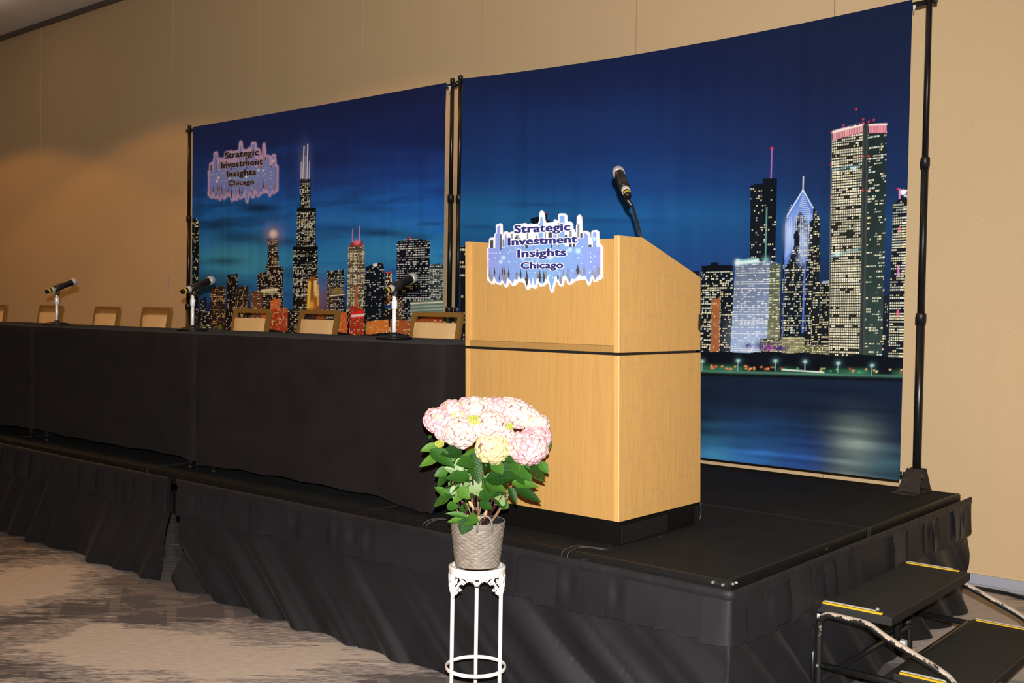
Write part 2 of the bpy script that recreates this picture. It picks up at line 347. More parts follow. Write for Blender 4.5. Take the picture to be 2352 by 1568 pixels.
# ------------------------------------------------------------------ stage decks (portable, dark)
DX = [-1.694, -3.47, -5.262, -7.06, -8.85, -10.64, -12.43]; DY = [3.16, 4.38, 5.598]
def deck(x0, x1, y0, y1, label, group=None):
    t = thing('stage_deck', label, 'stage', ((x0+x1)/2, (y0+y1)/2, 0), group)
    e = 0.014; g = 0.0025
    x0 += g; x1 -= g; y0 += g; y1 -= g
    box('deck_surface', 'deck_black', t, x0+e, x1-e, y0+e, y1-e, SH-.03, SH, bev=0.001)
    for a_ in ((x0, x1, y0, y0+e-.0008), (x0, x1, y1-e+.0008, y1), (x0, x0+e-.0008, y0+e, y1-e), (x1-e+.0008, x1, y0+e, y1-e)):
        worn = (abs(a_[2]-3.16) < .01 and abs(a_[3]-3.16) < .03) or a_[0] > -1.73
        box('edge_rail', 'deck_edge' if worn else 'deck_rail', t, *a_, SH-.06, SH+(.0015 if worn else -.006), bev=0.002)
    for x in (x0+.32, x1-.32):
        for y in (y0+.16, y1-.10):
            MB().tube([(x, y, 0), (x, y, SH-.03)], .02, 10).build('leg', 'black_metal', t)
    return t
for i in range(6):
    for j in range(2):
        nm = {(0, 0): 'black stage deck at the front right corner under the wooden lectern', (0, 1): 'black stage deck at the back right corner under the tall black pole',
              (1, 0): 'black stage deck under the table nearest the lectern', (2, 0): 'black stage deck left of the one nearest the lectern, at the skirt gap',
              (1, 1): 'black stage deck in the back row just left of the corner deck', (3, 0): 'leftmost front black stage deck, at the left edge of the photo'}.get((i, j))
        t = deck(DX[i+1], DX[i], DY[j], DY[j+1], nm or 'black stage deck hidden behind the draped tables', None if nm else 'stage decks behind the tables')
        if (i, j) == (0, 0):
            for (px, py) in ((1637, 1337), (1660, 1343)):
                p = on_y(px, py, 3.158); MB().tube([(p[0], 3.164, p[2]), (p[0], 3.156, p[2])], .005, 8).build('screw', 'steel_bolt', t)
            for y in (3.19, 3.215): MB().tube([(-1.700, y, .597), (-1.690, y, .597)], .0045, 8).build('screw', 'steel_bolt', t)
            box('corner_plate', 'black_metal', t, -2.03, -1.70, 3.1585, 3.166, .565, .590)

# ------------------------------------------------------------------ stage skirts
def vnoise(x, seed=0):
    x = np.asarray(x, float)+seed*17.31; i = np.floor(x); f = x-i; f = f*f*(3-2*f)
    h = lambda k: np.modf(np.abs(np.sin(k*127.1+seed*311.7)*43758.5453))[0]
    return h(i)*(1-f)+h(i+1)*f
def skirt_path(segs):
    """segs: polyline of (x,y); returns f(s)->(x,y,nx,ny), length; outward = right of travel"""
    P = np.array(segs, float); L = np.linalg.norm(np.diff(P, axis=0), axis=1); cum = np.r_[0, np.cumsum(L)]
    def f(s):
        s = np.asarray(s, float); x = np.interp(s, cum, P[:, 0]); y = np.interp(s, cum, P[:, 1])
        nx = np.zeros_like(s); ny = np.zeros_like(s)
        for k in range(len(L)):
            d = (P[k+1]-P[k])/L[k]; w = np.clip((s-cum[k])/.04+.5, 0, 1)*np.clip((cum[k+1]-s)/.04+.5, 0, 1)
            if k == 0: w = np.clip((cum[k+1]-s)/.04+.5, 0, 1)
            if k == len(L)-1: w = np.clip((s-cum[k])/.04+.5, 0, 1)
            nx += w*d[1]; ny += w*-d[0]
        return x, y, nx, ny
    return f, cum[-1]
def skirt(label, segs, seed, hem, pull, endpull=(0, 0)):
    f, Ln = skirt_path(segs)
    t = thing('stage_skirt', label, 'stage skirt', (segs[0][0], segs[0][1], 0))
    s = np.arange(0, Ln+.001, .0085); x, y, nx, ny = f(s)
    def sheet(offs, zs, dx=None):
        A = []
        for i_, (o_, z) in enumerate(zip(offs, zs)): A.append(np.stack([x+nx*o_+(dx[i_] if dx is not None else 0), y+ny*o_, np.broadcast_to(z, x.shape)], -1))
        return np.array(A)
    w1 = (vnoise(s*2.1, seed)-.5)
    # header band, with sewn seams between the pleats
    pl = 0.098+0.0*s; ph = s/pl+0.5*vnoise(s*1.3, seed+1); k = np.floor(ph); fr = ph-k
    hz = .589+.006*(vnoise(s*1.2, seed+9)-.5)
    zs = [hz, hz-.002, hz-.02, hz-.034]; off = [.010+0*s, .016+.002*np.sin(s*31), .018+.003*(k % 2), .013+0*s]
    MB().grid(sheet(off, zs), True).build('header_band', 'skirt_black', t)
    # pleated valance: flat knife pleats, each its own flap of the same cloth
    b = MB(); e = 0.0; kk = 0; rr_ = np.random.default_rng(seed+40)
    while e < Ln-.002:
        w = min(rr_.uniform(.082, .118), Ln-e); 
        if Ln-e-w < .03: w = Ln-e
        ss = np.linspace(e, min(e+w+.006, Ln), 9); fq = np.clip((ss-e)/w, 0, 1); X, Y, NX, NY = f(ss)
        sg_ = 1 if rr_.random() > .5 else -1; wd = .35+1.0*rr_.random(); hang = rr_.uniform(-.5, 1.0); pit = rr_.random() > .66; hm = .398+.016*(rr_.random()-.5)
        hz_ = .589+.006*(vnoise(ss*1.2, seed+9)-.5); A = []
        for u in np.linspace(0, 1, 11):
            o_ = .004+(fq if sg_ > 0 else 1-fq)*.012*wd*(.35+.65*u)+.005*(kk % 2)+.009*math.sin(u*PI*.9)*hang+.014*u*vnoise(ss*2.3, seed+6)
            if pit: o_ = o_-.013*np.exp(-((fq-.5)/.2)**2)*math.exp(-((u-.45)/.25)**2)
            A.append(np.stack([X+NX*o_, Y+NY*o_, (hz_-.022)*(1-u)+(hm+.006*fq)*u], -1))
        b.grid(np.array(A), True); e += w; kk += 1
    b.grid(sheet([-.005+0*s]*3, [hz-.01, .5+0*s, .405+0*s]), True); b.build('valance', 'skirt_black', t)
    # lower drape: gathered at the top, dragged into slanting folds
    rows = []; zz = []
    for u in np.linspace(0, 1, 26):
        q = s-pull*u*(.6+.5*vnoise(s*.8, seed+12))
        fold = (np.sin(q*20+2*vnoise(q*1.4, seed+5)*2.6)*.022+np.abs(np.sin(q*9.3+3*vnoise(q*2, seed+8)))**.5*.034+(vnoise(q*7, seed+10)-.5)*.045+(vnoise(q*17, seed+11)-.5)*.012)*(.15+.85*u**.8)
        rows.append(-.014+fold*1.0+hem*u); zz.append((.43*(1-u)+.006*u)+0*s)
    us = np.linspace(0, 1, 26); dx = [endpull[0]*u**1.3*np.exp(-s/.35)+endpull[1]*u**1.3*np.exp(-(Ln-s)/.35) for u in us]
    MB().grid(sheet(rows, zz, dx), True).build('drape', 'skirt_black', t)
    return t
skirt('pleated black stage skirt wrapping the front right corner by the lectern', [(-4.92, 3.142), (-1.676, 3.142), (-1.676, 5.665)], 3, -.004, .52, (-.03, 0))
skirt('pleated black stage skirt left of the gap, running off the left edge', [(-9.0, 3.142), (-5.00, 3.142)], 8, -.02, -.30, (0, -.13))

# ------------------------------------------------------------------ tables and cloths
TZ = 1.352; TF, TB = 3.262, 4.012
def table(x0, x1, label):
    t = thing('folding_table', label, 'table', ((x0+x1)/2, (TF+TB)/2, SH), 'folding tables on the stage')
    box('tabletop', 'table_board', t, x0+.012, x1-.012, TF+.012, TB-.012, TZ-.035, TZ-.006, bev=.004)
    for x in (x0+.10, x1-.10):
        for y in (TF+.045, TB-.045): 
            MB().tube([(x, y, SH+.003), (x, y, TZ-.034)], .014, 10).build('leg', 'table_leg_metal', t)
            MB().lathe([(0, SH+.002), (.022, SH+.002), (.022, SH+.014), (.014, SH+.03), (0, SH+.03)], (x, y, 0), 12).build('foot_cap', 'plinth_black', t)
        MB().tube([(x, TF+.045, SH+.16), (x, TB-.045, SH+.16)], .011, 8).build('crossbar', 'table_leg_metal', t)
    return t
def cloth_on(x0, x1, hemf, seed, label):
    """draped cloth: a closed loop of columns round the table edge"""
    t = thing('tablecloth', label, 'tablecloth', ((x0+x1)/2, (TF+TB)/2, SH), 'black tablecloths')
    ds = .02; cols = []
    def seg(pa, pb, nrm):
        n = max(2, int(math.dist(pa, pb)/ds)); 
        for i in range(n): q = i/n; cols.append((pa[0]+(pb[0]-pa[0])*q, pa[1]+(pb[1]-pa[1])*q, nrm))
    r = .012
    seg((x0+r, TF), (x1-r, TF), (0, -1)); cols.append((x1-r*.3, TF+r*.3, (.7, -.7)))
    seg((x1, TF+r), (x1, TB-r), (1, 0)); cols.append((x1-r*.3, TB-r*.3, (.7, .7)))
    seg((x1-r, TB), (x0+r, TB), (0, 1)); cols.append((x0+r*.3, TB-r*.3, (-.7, .7)))
    seg((x0, TB-r), (x0, TF+r), (-1, 0)); cols.append((x0+r*.3, TF+r*.3, (-.7, -.7)))
    n = len(cols); px = np.array([c[0] for c in cols]); py = np.array([c[1] for c in cols]); nn = np.array([c[2] for c in cols])
    arc = np.arange(n)*ds
    near = np.minimum(np.abs(px-x0), np.abs(px-x1)); corner = np.exp(-(near/.10)**2)*((np.abs(py-TF) < .05) | (np.abs(py-TB) < .05))
    rows = []
    for u in [0, .02, .06, .12, .2, .3, .4, .5, .6, .7, .8, .9, .97, 1]:
        hz = np.array([hemf(a_, b_) for a_, b_ in zip(px, py)])
        fold = (np.sin(arc*7+3*vnoise(arc*.9, seed))*.010+(vnoise(arc*4.5, seed+1)-.5)*.016)*u**1.2
        out = .001+fold*(.7 if True else 1)+corner*.010*u
        out = np.where(np.abs(px-x0) < .02, np.minimum(out, .004), out); out = np.where(np.abs(px-x1) < .02, np.minimum(out, .004), out)
        z = TZ-.004-(TZ-.004-hz)*u + (0.004 if u == 0 else 0)
        sh = .004 if u == 0 else 0
        rows.append(np.stack([px+nn[:, 0]*(out-sh), py+nn[:, 1]*(out-sh), z], -1))
    A = np.array(rows); A = np.concatenate([A, A[:, :1]], 1)
    b = MB().grid(A, True, flip=True); b.build('drop', 'table_black', t)
    # top with faint creases
    gx = np.linspace(x0+.002, x1-.002, 60); gy = np.linspace(TF+.002, TB-.002, 26)
    X, Y = np.meshgrid(gx, gy); Z = TZ+.003*(vnoise(X*3, seed+3)-.5)*np.clip((TB-Y)*8, 0, 1)*np.clip((Y-TF)*8, 0, 1)
    MB().grid(np.stack([X, Y, Z], -1), True).build('top', 'table_black', t)
    return t
T1, T2, T3 = (-4.952, -3.125), (-6.80, -4.970), (-8.64, -6.818)
def hem1(x, y):
    if abs(y-TF) > .05: return .665
    return float(np.interp(x, [-4.95, -4.76, -4.01, -3.53, -3.30, -3.224, -3.16, -3.125], [.64, .661, .665, .655, .632, .619, .635, .652]))+.004*math.sin(x*19)
def hem2(x, y): return (float(np.interp(x, [-6.8, -6.4, -5.58, -5.09, -4.96], [.70, .677, .68, .681, .665])) if abs(y-TF) < .05 else .68)+.003*math.sin(x*17)
def hem3(x, y): return (float(np.interp(x, [-8.6, -7.2, -6.85], [.68, .677, .693])) if abs(y-TF) < .05 else .68)+.003*math.sin(x*15)
table(*T1, 'folding table under the black cloth nearest the lectern'); cloth_on(*T1, hem1, 1, 'black floor-length tablecloth on the table nearest the lectern')
table(*T2, 'folding table under the middle black cloth'); cloth_on(*T2, hem2, 4, 'black tablecloth on the middle table, between the two cloth seams')
table(*T3, 'folding table under the black cloth at the left edge'); cloth_on(*T3, hem3, 7, 'black tablecloth on the table cut by the left edge of the photo')

# ------------------------------------------------------------------ banquet chairs (backs show over the table)
def chair_proto():
    t = thing('banquet_chair', 'x', 'chair', (0, 0, 0), 'banquet chairs behind the tables')
    tilt = lambda z: .20+(z-.44)*.17       # back leans away from the table
    w = .2175; hT = .878
    def P(x, z, d=0): return (x, tilt(z)+d, z)
    # back frame: flat bar hoop with rounded top corners
    b = MB()
    def bar(a0, a1, wx, wz, dep=.020):
        pass
    outer = [(-w+.014, .40), (-w, hT-.02), (-w+.012, hT), (w-.012, hT), (w, hT-.02), (w-.014, .40)]
    inner = [(w-.046, .40), (w-.034, hT-.030), (-w+.034, hT-.030), (-w+.046, .40)]
    prof = outer+inner
    b.prism(prof, -.012, .012, lambda x, z, d: P(x, z, d)); b.build('back_frame', 'chair_frame', t, True)
    p = MB(); A = []
    for z in np.linspace(.50, hT-.070, 9):
        e = math.sin((z-.50)/(hT-.585)*PI)**.35*.016
        A.append([P(x, z, -.012-e*max(0, 1-abs(x/(w-.038))**6)) for x in np.linspace(-w+.040, w-.040, 11)])
    p.grid(A, True); p.grid([[(v[0], v[1]+.026+2*(tilt(v[2])-v[1]-.012)*0, v[2]) for v in r] for r in A][::-1], True)
    p.box(-w+.037, w-.037, 0, 1, .50, hT-.068, fn=lambda x, y, z: (x, tilt(z)-.013+y*.022, z)); p.build('backrest', 'chair_pad', t, True)
    s = MB(); s.box(-.215, .215, -.24, .21, .415, .475, bev=.022); s.build('seat', 'chair_pad', t, True)
    s = MB(); 
    for x in (-.205, .205): s.box(x-.012, x+.012, -.22, .21, .392, .416)
    s.box(-.205, .205, -.22, -.196, .392, .416); s.box(-.205, .205, .186, .21, .392, .416); s.build('seat_frame', 'chair_frame', t, True)
    for x in (-1, 1):
        MB().box(0, 1, 0, 1, 0.0, .41, fn=lambda a_, b_, z: (x*(.195+.012*(1-z/.41))+(a_-.5)*.024, -.205-.02*(1-z/.41)+b_*.024-.012, z)).build('leg', 'chair_frame', t, True)
        MB().box(0, 1, 0, 1, 0.0, .41, fn=lambda a_, b_, z: (x*(.195+.006*(1-z/.41))+(a_-.5)*.024, .195+.05*(1-z/.41)+b_*.024-.012, z)).build('leg', 'chair_frame', t, True)
    return t
CH = chair_proto()
CHY = 4.60
spots = [(1006, 'bronze-framed banquet chair with cream back pad, nearest the lectern'), (733, 'bronze-framed banquet chair second from the lectern, before the golden printed tower'),
         (581, 'bronze-framed banquet chair third from the lectern, before the left part of the backdrop'), (361, 'bronze-framed cream chair against the wall, just left of the backdrop pole'),
         (247, 'bronze-framed cream chair against the wall, right of the leftmost microphone'), (118, 'bronze-framed cream chair right behind the leftmost microphone stand'),
         (-6, 'bronze-framed cream chair cut off by the left edge of the photo')]
for i, (px, lb) in enumerate(spots):
    c = CH if i == 0 else copy_tree(CH)
    p = on_y(px, 714, CHY+.27); c.location = (p[0], CHY, SH+.001); c['label'] = lb; c.rotation_euler = (0, 0, (0.02, -.02, .03, 0, -.02, .01, 0)[i])

# ------------------------------------------------------------------ printed backdrops
BY = 5.53
def banner_xz(px, py): p = on_y(px, py, BY); return p[0], p[2]
class Print:
    """paints the flat print of a banner on a grid of cloth vertices"""
    def __init__(s, xs, zs, seed): 
        s.x = np.asarray(xs); s.z = np.asarray(zs); s.X, s.Z = np.meshgrid(s.x, s.z); s.C = np.zeros(s.X.shape+(3,)); s.r = np.random.default_rng(seed)
        s.shape = s.X.shape
        # photo pixel of each vertex (print traced from the photograph)
        d = np.stack([s.X-CAM[0], np.full(s.shape, BY-CAM[1]), s.Z-CAM[2]], -1); w = d@FX
        s.PX = W/2+FL*(d@RX)/w; s.PY = H/2-FL*(d@UX)/w
    def n2(s, fx, fz, seed, oct=4):
        out = 0; amp = .5; tot = 0
        for o_ in range(oct):
            X = s.X*fx*2**o_+seed*7.7; Z = s.Z*fz*2**o_+seed*3.3; i = np.floor(X); j = np.floor(Z); f = X-i; g = Z-j; f = f*f*(3-2*f); g = g*g*(3-2*g)
            h = lambda a_, b_: np.modf(np.abs(np.sin(a_*127.1+b_*311.7+seed*74.7)*43758.5453))[0]
            out = out+amp*((h(i, j)*(1-f)+h(i+1, j)*f)*(1-g)+(h(i, j+1)*(1-f)+h(i+1, j+1)*f)*g); tot += amp; amp *= .5
        return out/tot
    def poly(s, pts, px=True):
        P = [banner_xz(*p) for p in pts] if px else pts
        xs = [p[0] for p in P]; zs = [p[1] for p in P]
        i0, i1 = np.searchsorted(s.x, [min(xs), max(xs)]); j0, j1 = np.searchsorted(s.z, [min(zs), max(zs)])
        sl = (slice(max(0, j0-1), j1+1), slice(max(0, i0-1), i1+1)); X, Z = s.X[sl], s.Z[sl]; m = np.zeros(X.shape, bool); n = len(P)
        for k in range(n):
            (xa, za), (xb, zb) = P[k], P[(k+1) % n]
            if za == zb: continue
            c = ((za > Z) != (zb > Z)) & (X < (xb-xa)*(Z-za)/(zb-za)+xa); m ^= c
        return sl, m, (min(xs), max(xs), min(zs), max(zs))
    def fill(s, pts, col, px=True, a_=1.0):
        sl, m, b = s.poly(pts, px); s.C[sl][m] = s.C[sl][m]*(1-a_)+np.array(lin(col))*a_; return sl, m, b
    def tower(s, pts, base, cols, rh=.013, cw=.008, prob=.4, run=.5, fx=.62, fz=.55, bot=None, seed=None, clump=1.0):
        """a facade: base colour (optional other bottom colour) and lit windows in rows"""
        sl, m, (x0, x1, z0, z1) = s.poly(pts); X, Z = s.X[sl], s.Z[sl]
        c = np.array(lin(base)); c = np.broadcast_to(c, X.shape+(3,)).copy()
        if bot is not None: q = np.clip((z1-Z)/(z1-z0), 0, 1)[..., None]**1.6; c = c*(1-q)+np.array(lin(bot))*q
        c *= (0.85+.3*s.n2(30, 30, 4, 2)[sl])[..., None]
        r = (Z-z0)/rh; k = (X-x0)/cw; ri = np.floor(r).astype(int); ki = np.floor(k).astype(int); nr, nk = ri.max()+2, ki.max()+2
        ri = np.clip(ri, 0, nr-1); ki = np.clip(ki, 0, nk-1)
        G = s.r.random((nr, nk)); rowp = s.r.random((nr, 1))
        for _ in range(int(3*run)): G = np.where(s.r.random((nr, nk)) < .62, np.roll(G, 1, 1), G)
        lit = G < prob*(1-clump*.55+clump*1.1*rowp)
        ci = s.r.integers(0, len(cols), (nr, nk)); br = s.r.random((nr, nk))*.45+.55
        inn = ((r-np.floor(r)) < fz) & ((k-np.floor(k)) < fx) & lit[ri, ki]
        wc = np.array([lin(q) for q in cols])[ci[ri, ki]]*br[ri, ki][..., None]
        c = np.where(inn[..., None], np.maximum(wc, c), c); s.C[sl][m] = c[m]
    def glow(s, px, py, rx, ry, col, a_=1.0, power=2.0):
        d = ((s.PX-px)/rx)**2+((s.PY-py)/ry)**2; g = (a_*np.exp(-d**(power/2)))[..., None]; s.C = s.C*(1-g)+np.array(lin(col))*g
    def line(s, p0, p1, wpx, col, a_=1.0):
        (x0, y0), (x1, y1) = p0, p1; L2 = (x1-x0)**2+(y1-y0)**2; t = np.clip(((s.PX-x0)*(x1-x0)+(s.PY-y0)*(y1-y0))/L2, 0, 1)
        d = np.hypot(s.PX-x0-t*(x1-x0), s.PY-y0-t*(y1-y0)); g = (a_*np.clip(1.4-d/wpx, 0, 1))[..., None]; s.C = s.C*(1-g)+np.array(lin(col))*g
def sky(P, keys, noise):
    ys = [k[0] for k in keys]; cs = np.array([lin(k[1]) for k in keys])
    yy = P.PY+noise
    P.C = np.stack([np.interp(yy, ys, cs[:, i]) for i in range(3)], -1)
WARMW = [(255, 240, 200), (250, 225, 170), (235, 235, 215)]; COOLW = [(225, 240, 240), (240, 240, 215), (200, 225, 230)]; YELW = [(255, 245, 195), (250, 235, 175), (255, 250, 220)]
ORW = [(255, 205, 140), (255, 235, 190), (240, 170, 100)]

# the sign / logo design, drawn once in its own units (traced)
SG_OUT = [(128,1225),(140,1000),(135,720),(160,690),(165,560),(185,540),(245,535),(262,470),(280,450),(275,345),(285,325),(350,300),(380,320),(385,480),(400,490),(402,455),(440,430),(475,445),(495,490),(500,455),(530,440),(570,440),(572,350),(600,315),(700,308),(760,298),(800,315),(965,308),(985,260),(985,170),(1000,110),(1025,92),(1055,110),(1075,175),(1078,240),(1100,295),(1220,285),(1222,250),(1250,235),(1280,255),(1282,290),(1295,285),(1297,160),(1320,140),(1410,142),(1440,175),(1442,270),(1500,272),(1535,310),(1540,390),(1560,410),(1562,455),(1585,450),(1590,330),(1600,320),(1602,200),(1630,165),(1660,162),(1680,200),(1685,310),(1692,430),(1760,425),(1815,455),(1822,540),(1840,545),(1838,450),(1860,420),(1930,412),(1960,440),(1965,620),(2000,650),(2025,695),(2022,1200),(1990,1225),(1945,1230),(1925,1265),(1875,1262),(1860,1215),(1845,1210),(1830,1270),(1810,1320),(1780,1322),(1750,1240),(1715,1225),(1690,1235),(1650,1225),(1620,1245),(1560,1255),(1530,1290),(1480,1318),(1445,1300),(1430,1230),(1395,1240),(1375,1330),(1345,1345),(1310,1320),(1280,1260),(1255,1270),(1225,1370),(1210,1435),(1185,1442),(1160,1390),(1140,1290),(1110,1290),(1060,1335),(1000,1345),(975,1290),(955,1290),(940,1370),(910,1380),(885,1350),(860,1365),(835,1350),(815,1390),(790,1398),(765,1360),(745,1290),(700,1270),(650,1262),(590,1330),(545,1335),(520,1290),(495,1275),(470,1340),(440,1358),(410,1330),(390,1280),(360,1315),(320,1312),(280,1285),(255,1280),(235,1308),(205,1300),(170,1265),(145,1245)]
SG_BOT = [(160,1170),(215,1260),(245,1170),(300,1270),(345,1280),(380,1220),(437,1320),(465,1190),(520,1240),(550,1290),(590,1200),(625,1240),(650,1170),(690,1220),(745,1190),(785,1340),(820,1200),(860,1320),(885,1180),(915,1330),(940,1230),(975,1150),(1010,1290),(1050,1290),(1090,1220),(1130,1150),(1190,1400),(1240,1190),(1260,1140),(1310,1230),(1340,1300),(1380,1150),(1430,1170),(1480,1280),(1520,1210),(1570,1220),(1610,1180),(1650,1130),(1690,1180),(1740,1160),(1800,1280),(1840,1170),(1860,1140),(1900,1230),(1940,1180),(1970,1140),(1988,1180)]
SG_TOPR = [(1988,692),(1925,690),(1925,460),(1900,445),(1865,460),(1865,690),(1788,690),(1788,485),(1755,485),(1755,462),(1714,462),(1714,550),(1620,550),(1585,690),(1404,680),(1404,195),(1390,180),(1322,180),(1322,660),(1276,660),(1276,470),(1215,470),(1215,660),(1050,640),(1050,300),(1040,200),(1008,200),(1005,300),(978,310),(978,660),(800,660),(800,640),(480,650),(462,560),(445,470),(425,520),(415,680),(350,740),(350,335),(300,362),(298,470),(272,490),(268,712),(160,715)]
SG_FIELD = SG_BOT+SG_TOPR
SG_GREY = [(525,475,555,560),(605,495,650,560),(785,470,810,640),(928,508,952,560),(1480,425,1522,690),(1612,320,1648,545),(385,570,415,690),(640,540,670,600),(1300,300,1318,700)]
SG_DARK = [(185,575,237,710),(352,480,372,740),(1078,440,1096,560),(1138,450,1198,560),(1662,465,1696,545),(1175,640,1198,705),(765,650,800,715),(1408,498,1445,560),(1478,640,1520,690),(1540,630,1580,690),(1795,655,1845,692),(585,530,630,560),(714,680,720,720),(890,680,897,720)]
SG_TREE = [(180,1020,1240,25,0),(210,1130,1270,30,0),(258,1015,1175,16,1),(335,1115,1255,10,1),(400,1000,1240,44,0),(385,1010,1160,14,1),(425,1010,1170,12,1),(437,1060,1320,24,0),(492,1010,1230,17,1),(470,1060,1200,20,0),(610,1090,1235,28,0),(625,1092,1160,12,1),(685,1045,1215,20,1),(785,1062,1345,32,1),(960,1070,1225,28,0),(1000,1060,1290,28,1),(1065,1070,1290,24,1),(1105,1050,1230,22,0),(1295,1120,1240,16,1),(1262,1120,1190,12,0),(1342,1160,1310,28,0),(1380,1045,1185,18,0),(1458,990,1250,22,0),(1460,1000,1110,9,1),(1490,1160,1285,15,0),(1545,1095,1200,7,1),(1620,970,1150,28,1),(1592,1060,1175,15,0),(1655,1060,1145,25,0),(1725,970,1180,32,0),(1862,1060,1165,26,0),(1905,1090,1240,20,0),(1955,962,1190,32,0)]
SG_DOTS = [(185,790,14),(230,790,10),(283,790,14),(347,790,16),(402,865,24),(358,935,22),(495,932,16),(268,868,12),(518,757,12),(480,785,10),(560,770,12),(425,690,12),(465,690,10),(600,710,10),(872,903,14),(960,903,14),(1625,870,14),(1485,865,10),(1690,690,12),(1680,830,10),(1680,960,12),(1825,790,12),(1828,860,14),(1903,840,14),(1832,935,14),(1888,1017,14),(1815,1107,16),(1540,1075,14),(1295,1090,14),(1325,1130,12),(1160,1152,14),(1207,1195,14),(835,1110,12),(920,1110,12),(565,1050,10),(622,930,10),(175,900,10)]
SG_GLOW = [(402,865,42),(358,935,36),(1170,865,52),(1490,740,46),(1625,755,54),(720,885,34),(1890,560,40)]
SG_LINES = [[(268,868),(430,868),(495,932)],[(155,945),(610,940)],[(155,1005),(320,1000),(345,945)],[(518,690),(518,757)],[(550,810),(550,880),(650,1010)],[(872,903),(960,903)],[(1170,865),(1380,860)],[(1220,930),(1550,922),(1610,990)],[(1625,755),(1625,870)],[(1825,860),(1960,700)],[(1825,790),(1890,720)],[(1832,935),(1903,840)],[(1815,1107),(1888,1017)],[(1780,700),(1785,970),(1750,1010)],[(1680,830),(1680,960)],[(510,930),(515,1110)],[(600,1110),(920,1110)],[(1160,1070),(1160,1152)],[(1207,1090),(1207,1195)],[(570,780),(680,890),(760,930)],[(1700,570),(1700,690)],[(1490,850),(1620,700)]]
SG_TEXT = [('Strategic', (592, 463), (1492, 418), 125), ('Investment', (487, 664), (1603, 617), 118), ('Insights', (645, 858), (1425, 833), 122), ('Chicago', (698, 1045), (1376, 1035), 104)]
def tree_poly(cx, zt, zb, hw, seed):
    r = random.Random(seed); L, R = [], []; n = 9
    for i in range(1, n):
        q = i/n; w = hw*(min(q/.6, 1) if q < .6 else max(0.06, (1-q)/.4)); j = (1.0 if i % 2 else .62)
        L.append((cx-w*j*(.85+.3*r.random()), zt+(zb-zt)*q)); R.append((cx+w*j*(.85+.3*r.random()), zt+(zb-zt)*q+4))
    return [(cx, zt)]+R+[(cx, zb)]+L[::-1]
def text_mesh(txt, off, shear=0.0):
    """flat outline of a heavy rounded lettering, in text units (x0..x1, baseline 0)"""
    cu = bpy.data.curves.new('txt', 'FONT'); cu.body = txt; cu.size = 1.0; cu.offset = off; cu.shear = shear; cu.space_character = 1.06; cu.resolution_u = 4
    cu.fill_mode = 'FRONT' if hasattr(cu, 'fill_mode') and False else cu.fill_mode
    o_ = bpy.data.objects.new('txt', cu); COL.objects.link(o_); bpy.context.view_layer.update()
    ev = o_.evaluated_get(bpy.context.evaluated_depsgraph_get()); me = ev.to_mesh()
    vs = [tuple(v.co)[:2] for v in me.vertices]; fs = [tuple(p.vertices) for p in me.polygons]; ev.to_mesh_clear()
    bpy.data.objects.remove(o_); bpy.data.curves.remove(cu); return vs, fs
TXT = {}
for tx, *_r in SG_TEXT:
    core = text_mesh(tx, 0.0); rim = core; dark = core
    xs = [v[0] for v in core[0]]; hs = [v[1] for v in core[0]]
    capt = text_mesh(tx[0], 0.0); hc = max(v[1] for v in capt[0])
    TXT[tx] = (core, rim, dark, min(xs), max(xs), hc)
def letter(b, which, tx, p0, p1, cap, place, d):
    """put one word between two baseline points (design units) through place(u,v,d)"""
    core = TXT[tx][which]; x0, x1, hc = TXT[tx][3:]
    ux, uy = (p1[0]-p0[0])/(x1-x0), (p1[1]-p0[1])/(x1-x0)
    # the heavy stroke: the outline repeated with small shifts, each a hair further forward
    sh_ = [(0, 0)]+[(.046*math.cos(k*PI/5), .026*math.sin(k*PI/5)) for k in range(10)] if which == 0 else [(.115*math.cos(k*PI/8), .090*math.sin(k*PI/8)) for k in range(16)]
    m_ = .036 if which == 0 else 0
    for i_, (sx_, sy_) in enumerate(sh_):
        vs = [place(p0[0]+(x-x0+sx_)*ux, p0[1]+(x-x0+sx_)*uy-(y+sy_)*cap/hc, d+i_*(.00004 if which == 0 else .00002)) for x, y in core[0]]; b.add(vs, core[1])

# ---- left banner print
def spaced(a0, a1, coarse, dense):
    """grid coordinates: coarse spacing with dense intervals [(lo,hi,step)]"""
    out = [a0]
    while out[-1] < a1-1e-6:
        p = out[-1]; st = coarse
        for lo, hi, ds in dense:
            if lo <= p < hi: st = min(st, ds)
            elif p < lo < p+st: st = max(lo-p, 1e-4)
        out.append(min(p+st, a1))
    return np.array(out)
LX0, LX1 = -8.440, -5.272; LZ0, LZ1 = .645, 3.125
RX0, RX1 = -5.112, -1.975; RZ0, RZ1 = .655, 3.133
Lp = Print(spaced(LX0, LX1, .0062, []), spaced(LZ0, LZ1, .045, [(1.18, 3.04, .0040)]), 3)
nz = Lp.n2(1.1, 6.5, 2, 5)-.5
sky(Lp, [(200, (21, 29, 66)), (330, (23, 37, 90)), (410, (26, 58, 130)), (470, (28, 88, 172)), (540, (31, 100, 178)), (590, (44, 126, 182)), (640, (30, 86, 152)), (700, (26, 56, 118)), (800, (21, 38, 84))], 120*nz)
cl = np.clip((Lp.n2(1.5, 11, 21, 5)-.52)*6, 0, 1)*np.clip((Lp.PY-400)/70, 0, 1); Lp.C = Lp.C*(1-.45*cl[..., None])+.45*cl[..., None]*np.array(lin((16, 28, 62)))
cl = np.clip((.46-Lp.n2(1.3, 9, 33, 5))*6, 0, 1)*np.clip((Lp.PY-450)/70, 0, 1); Lp.C = Lp.C*(1-.3*cl[..., None])+.3*cl[..., None]*np.array(lin((50, 130, 190)))
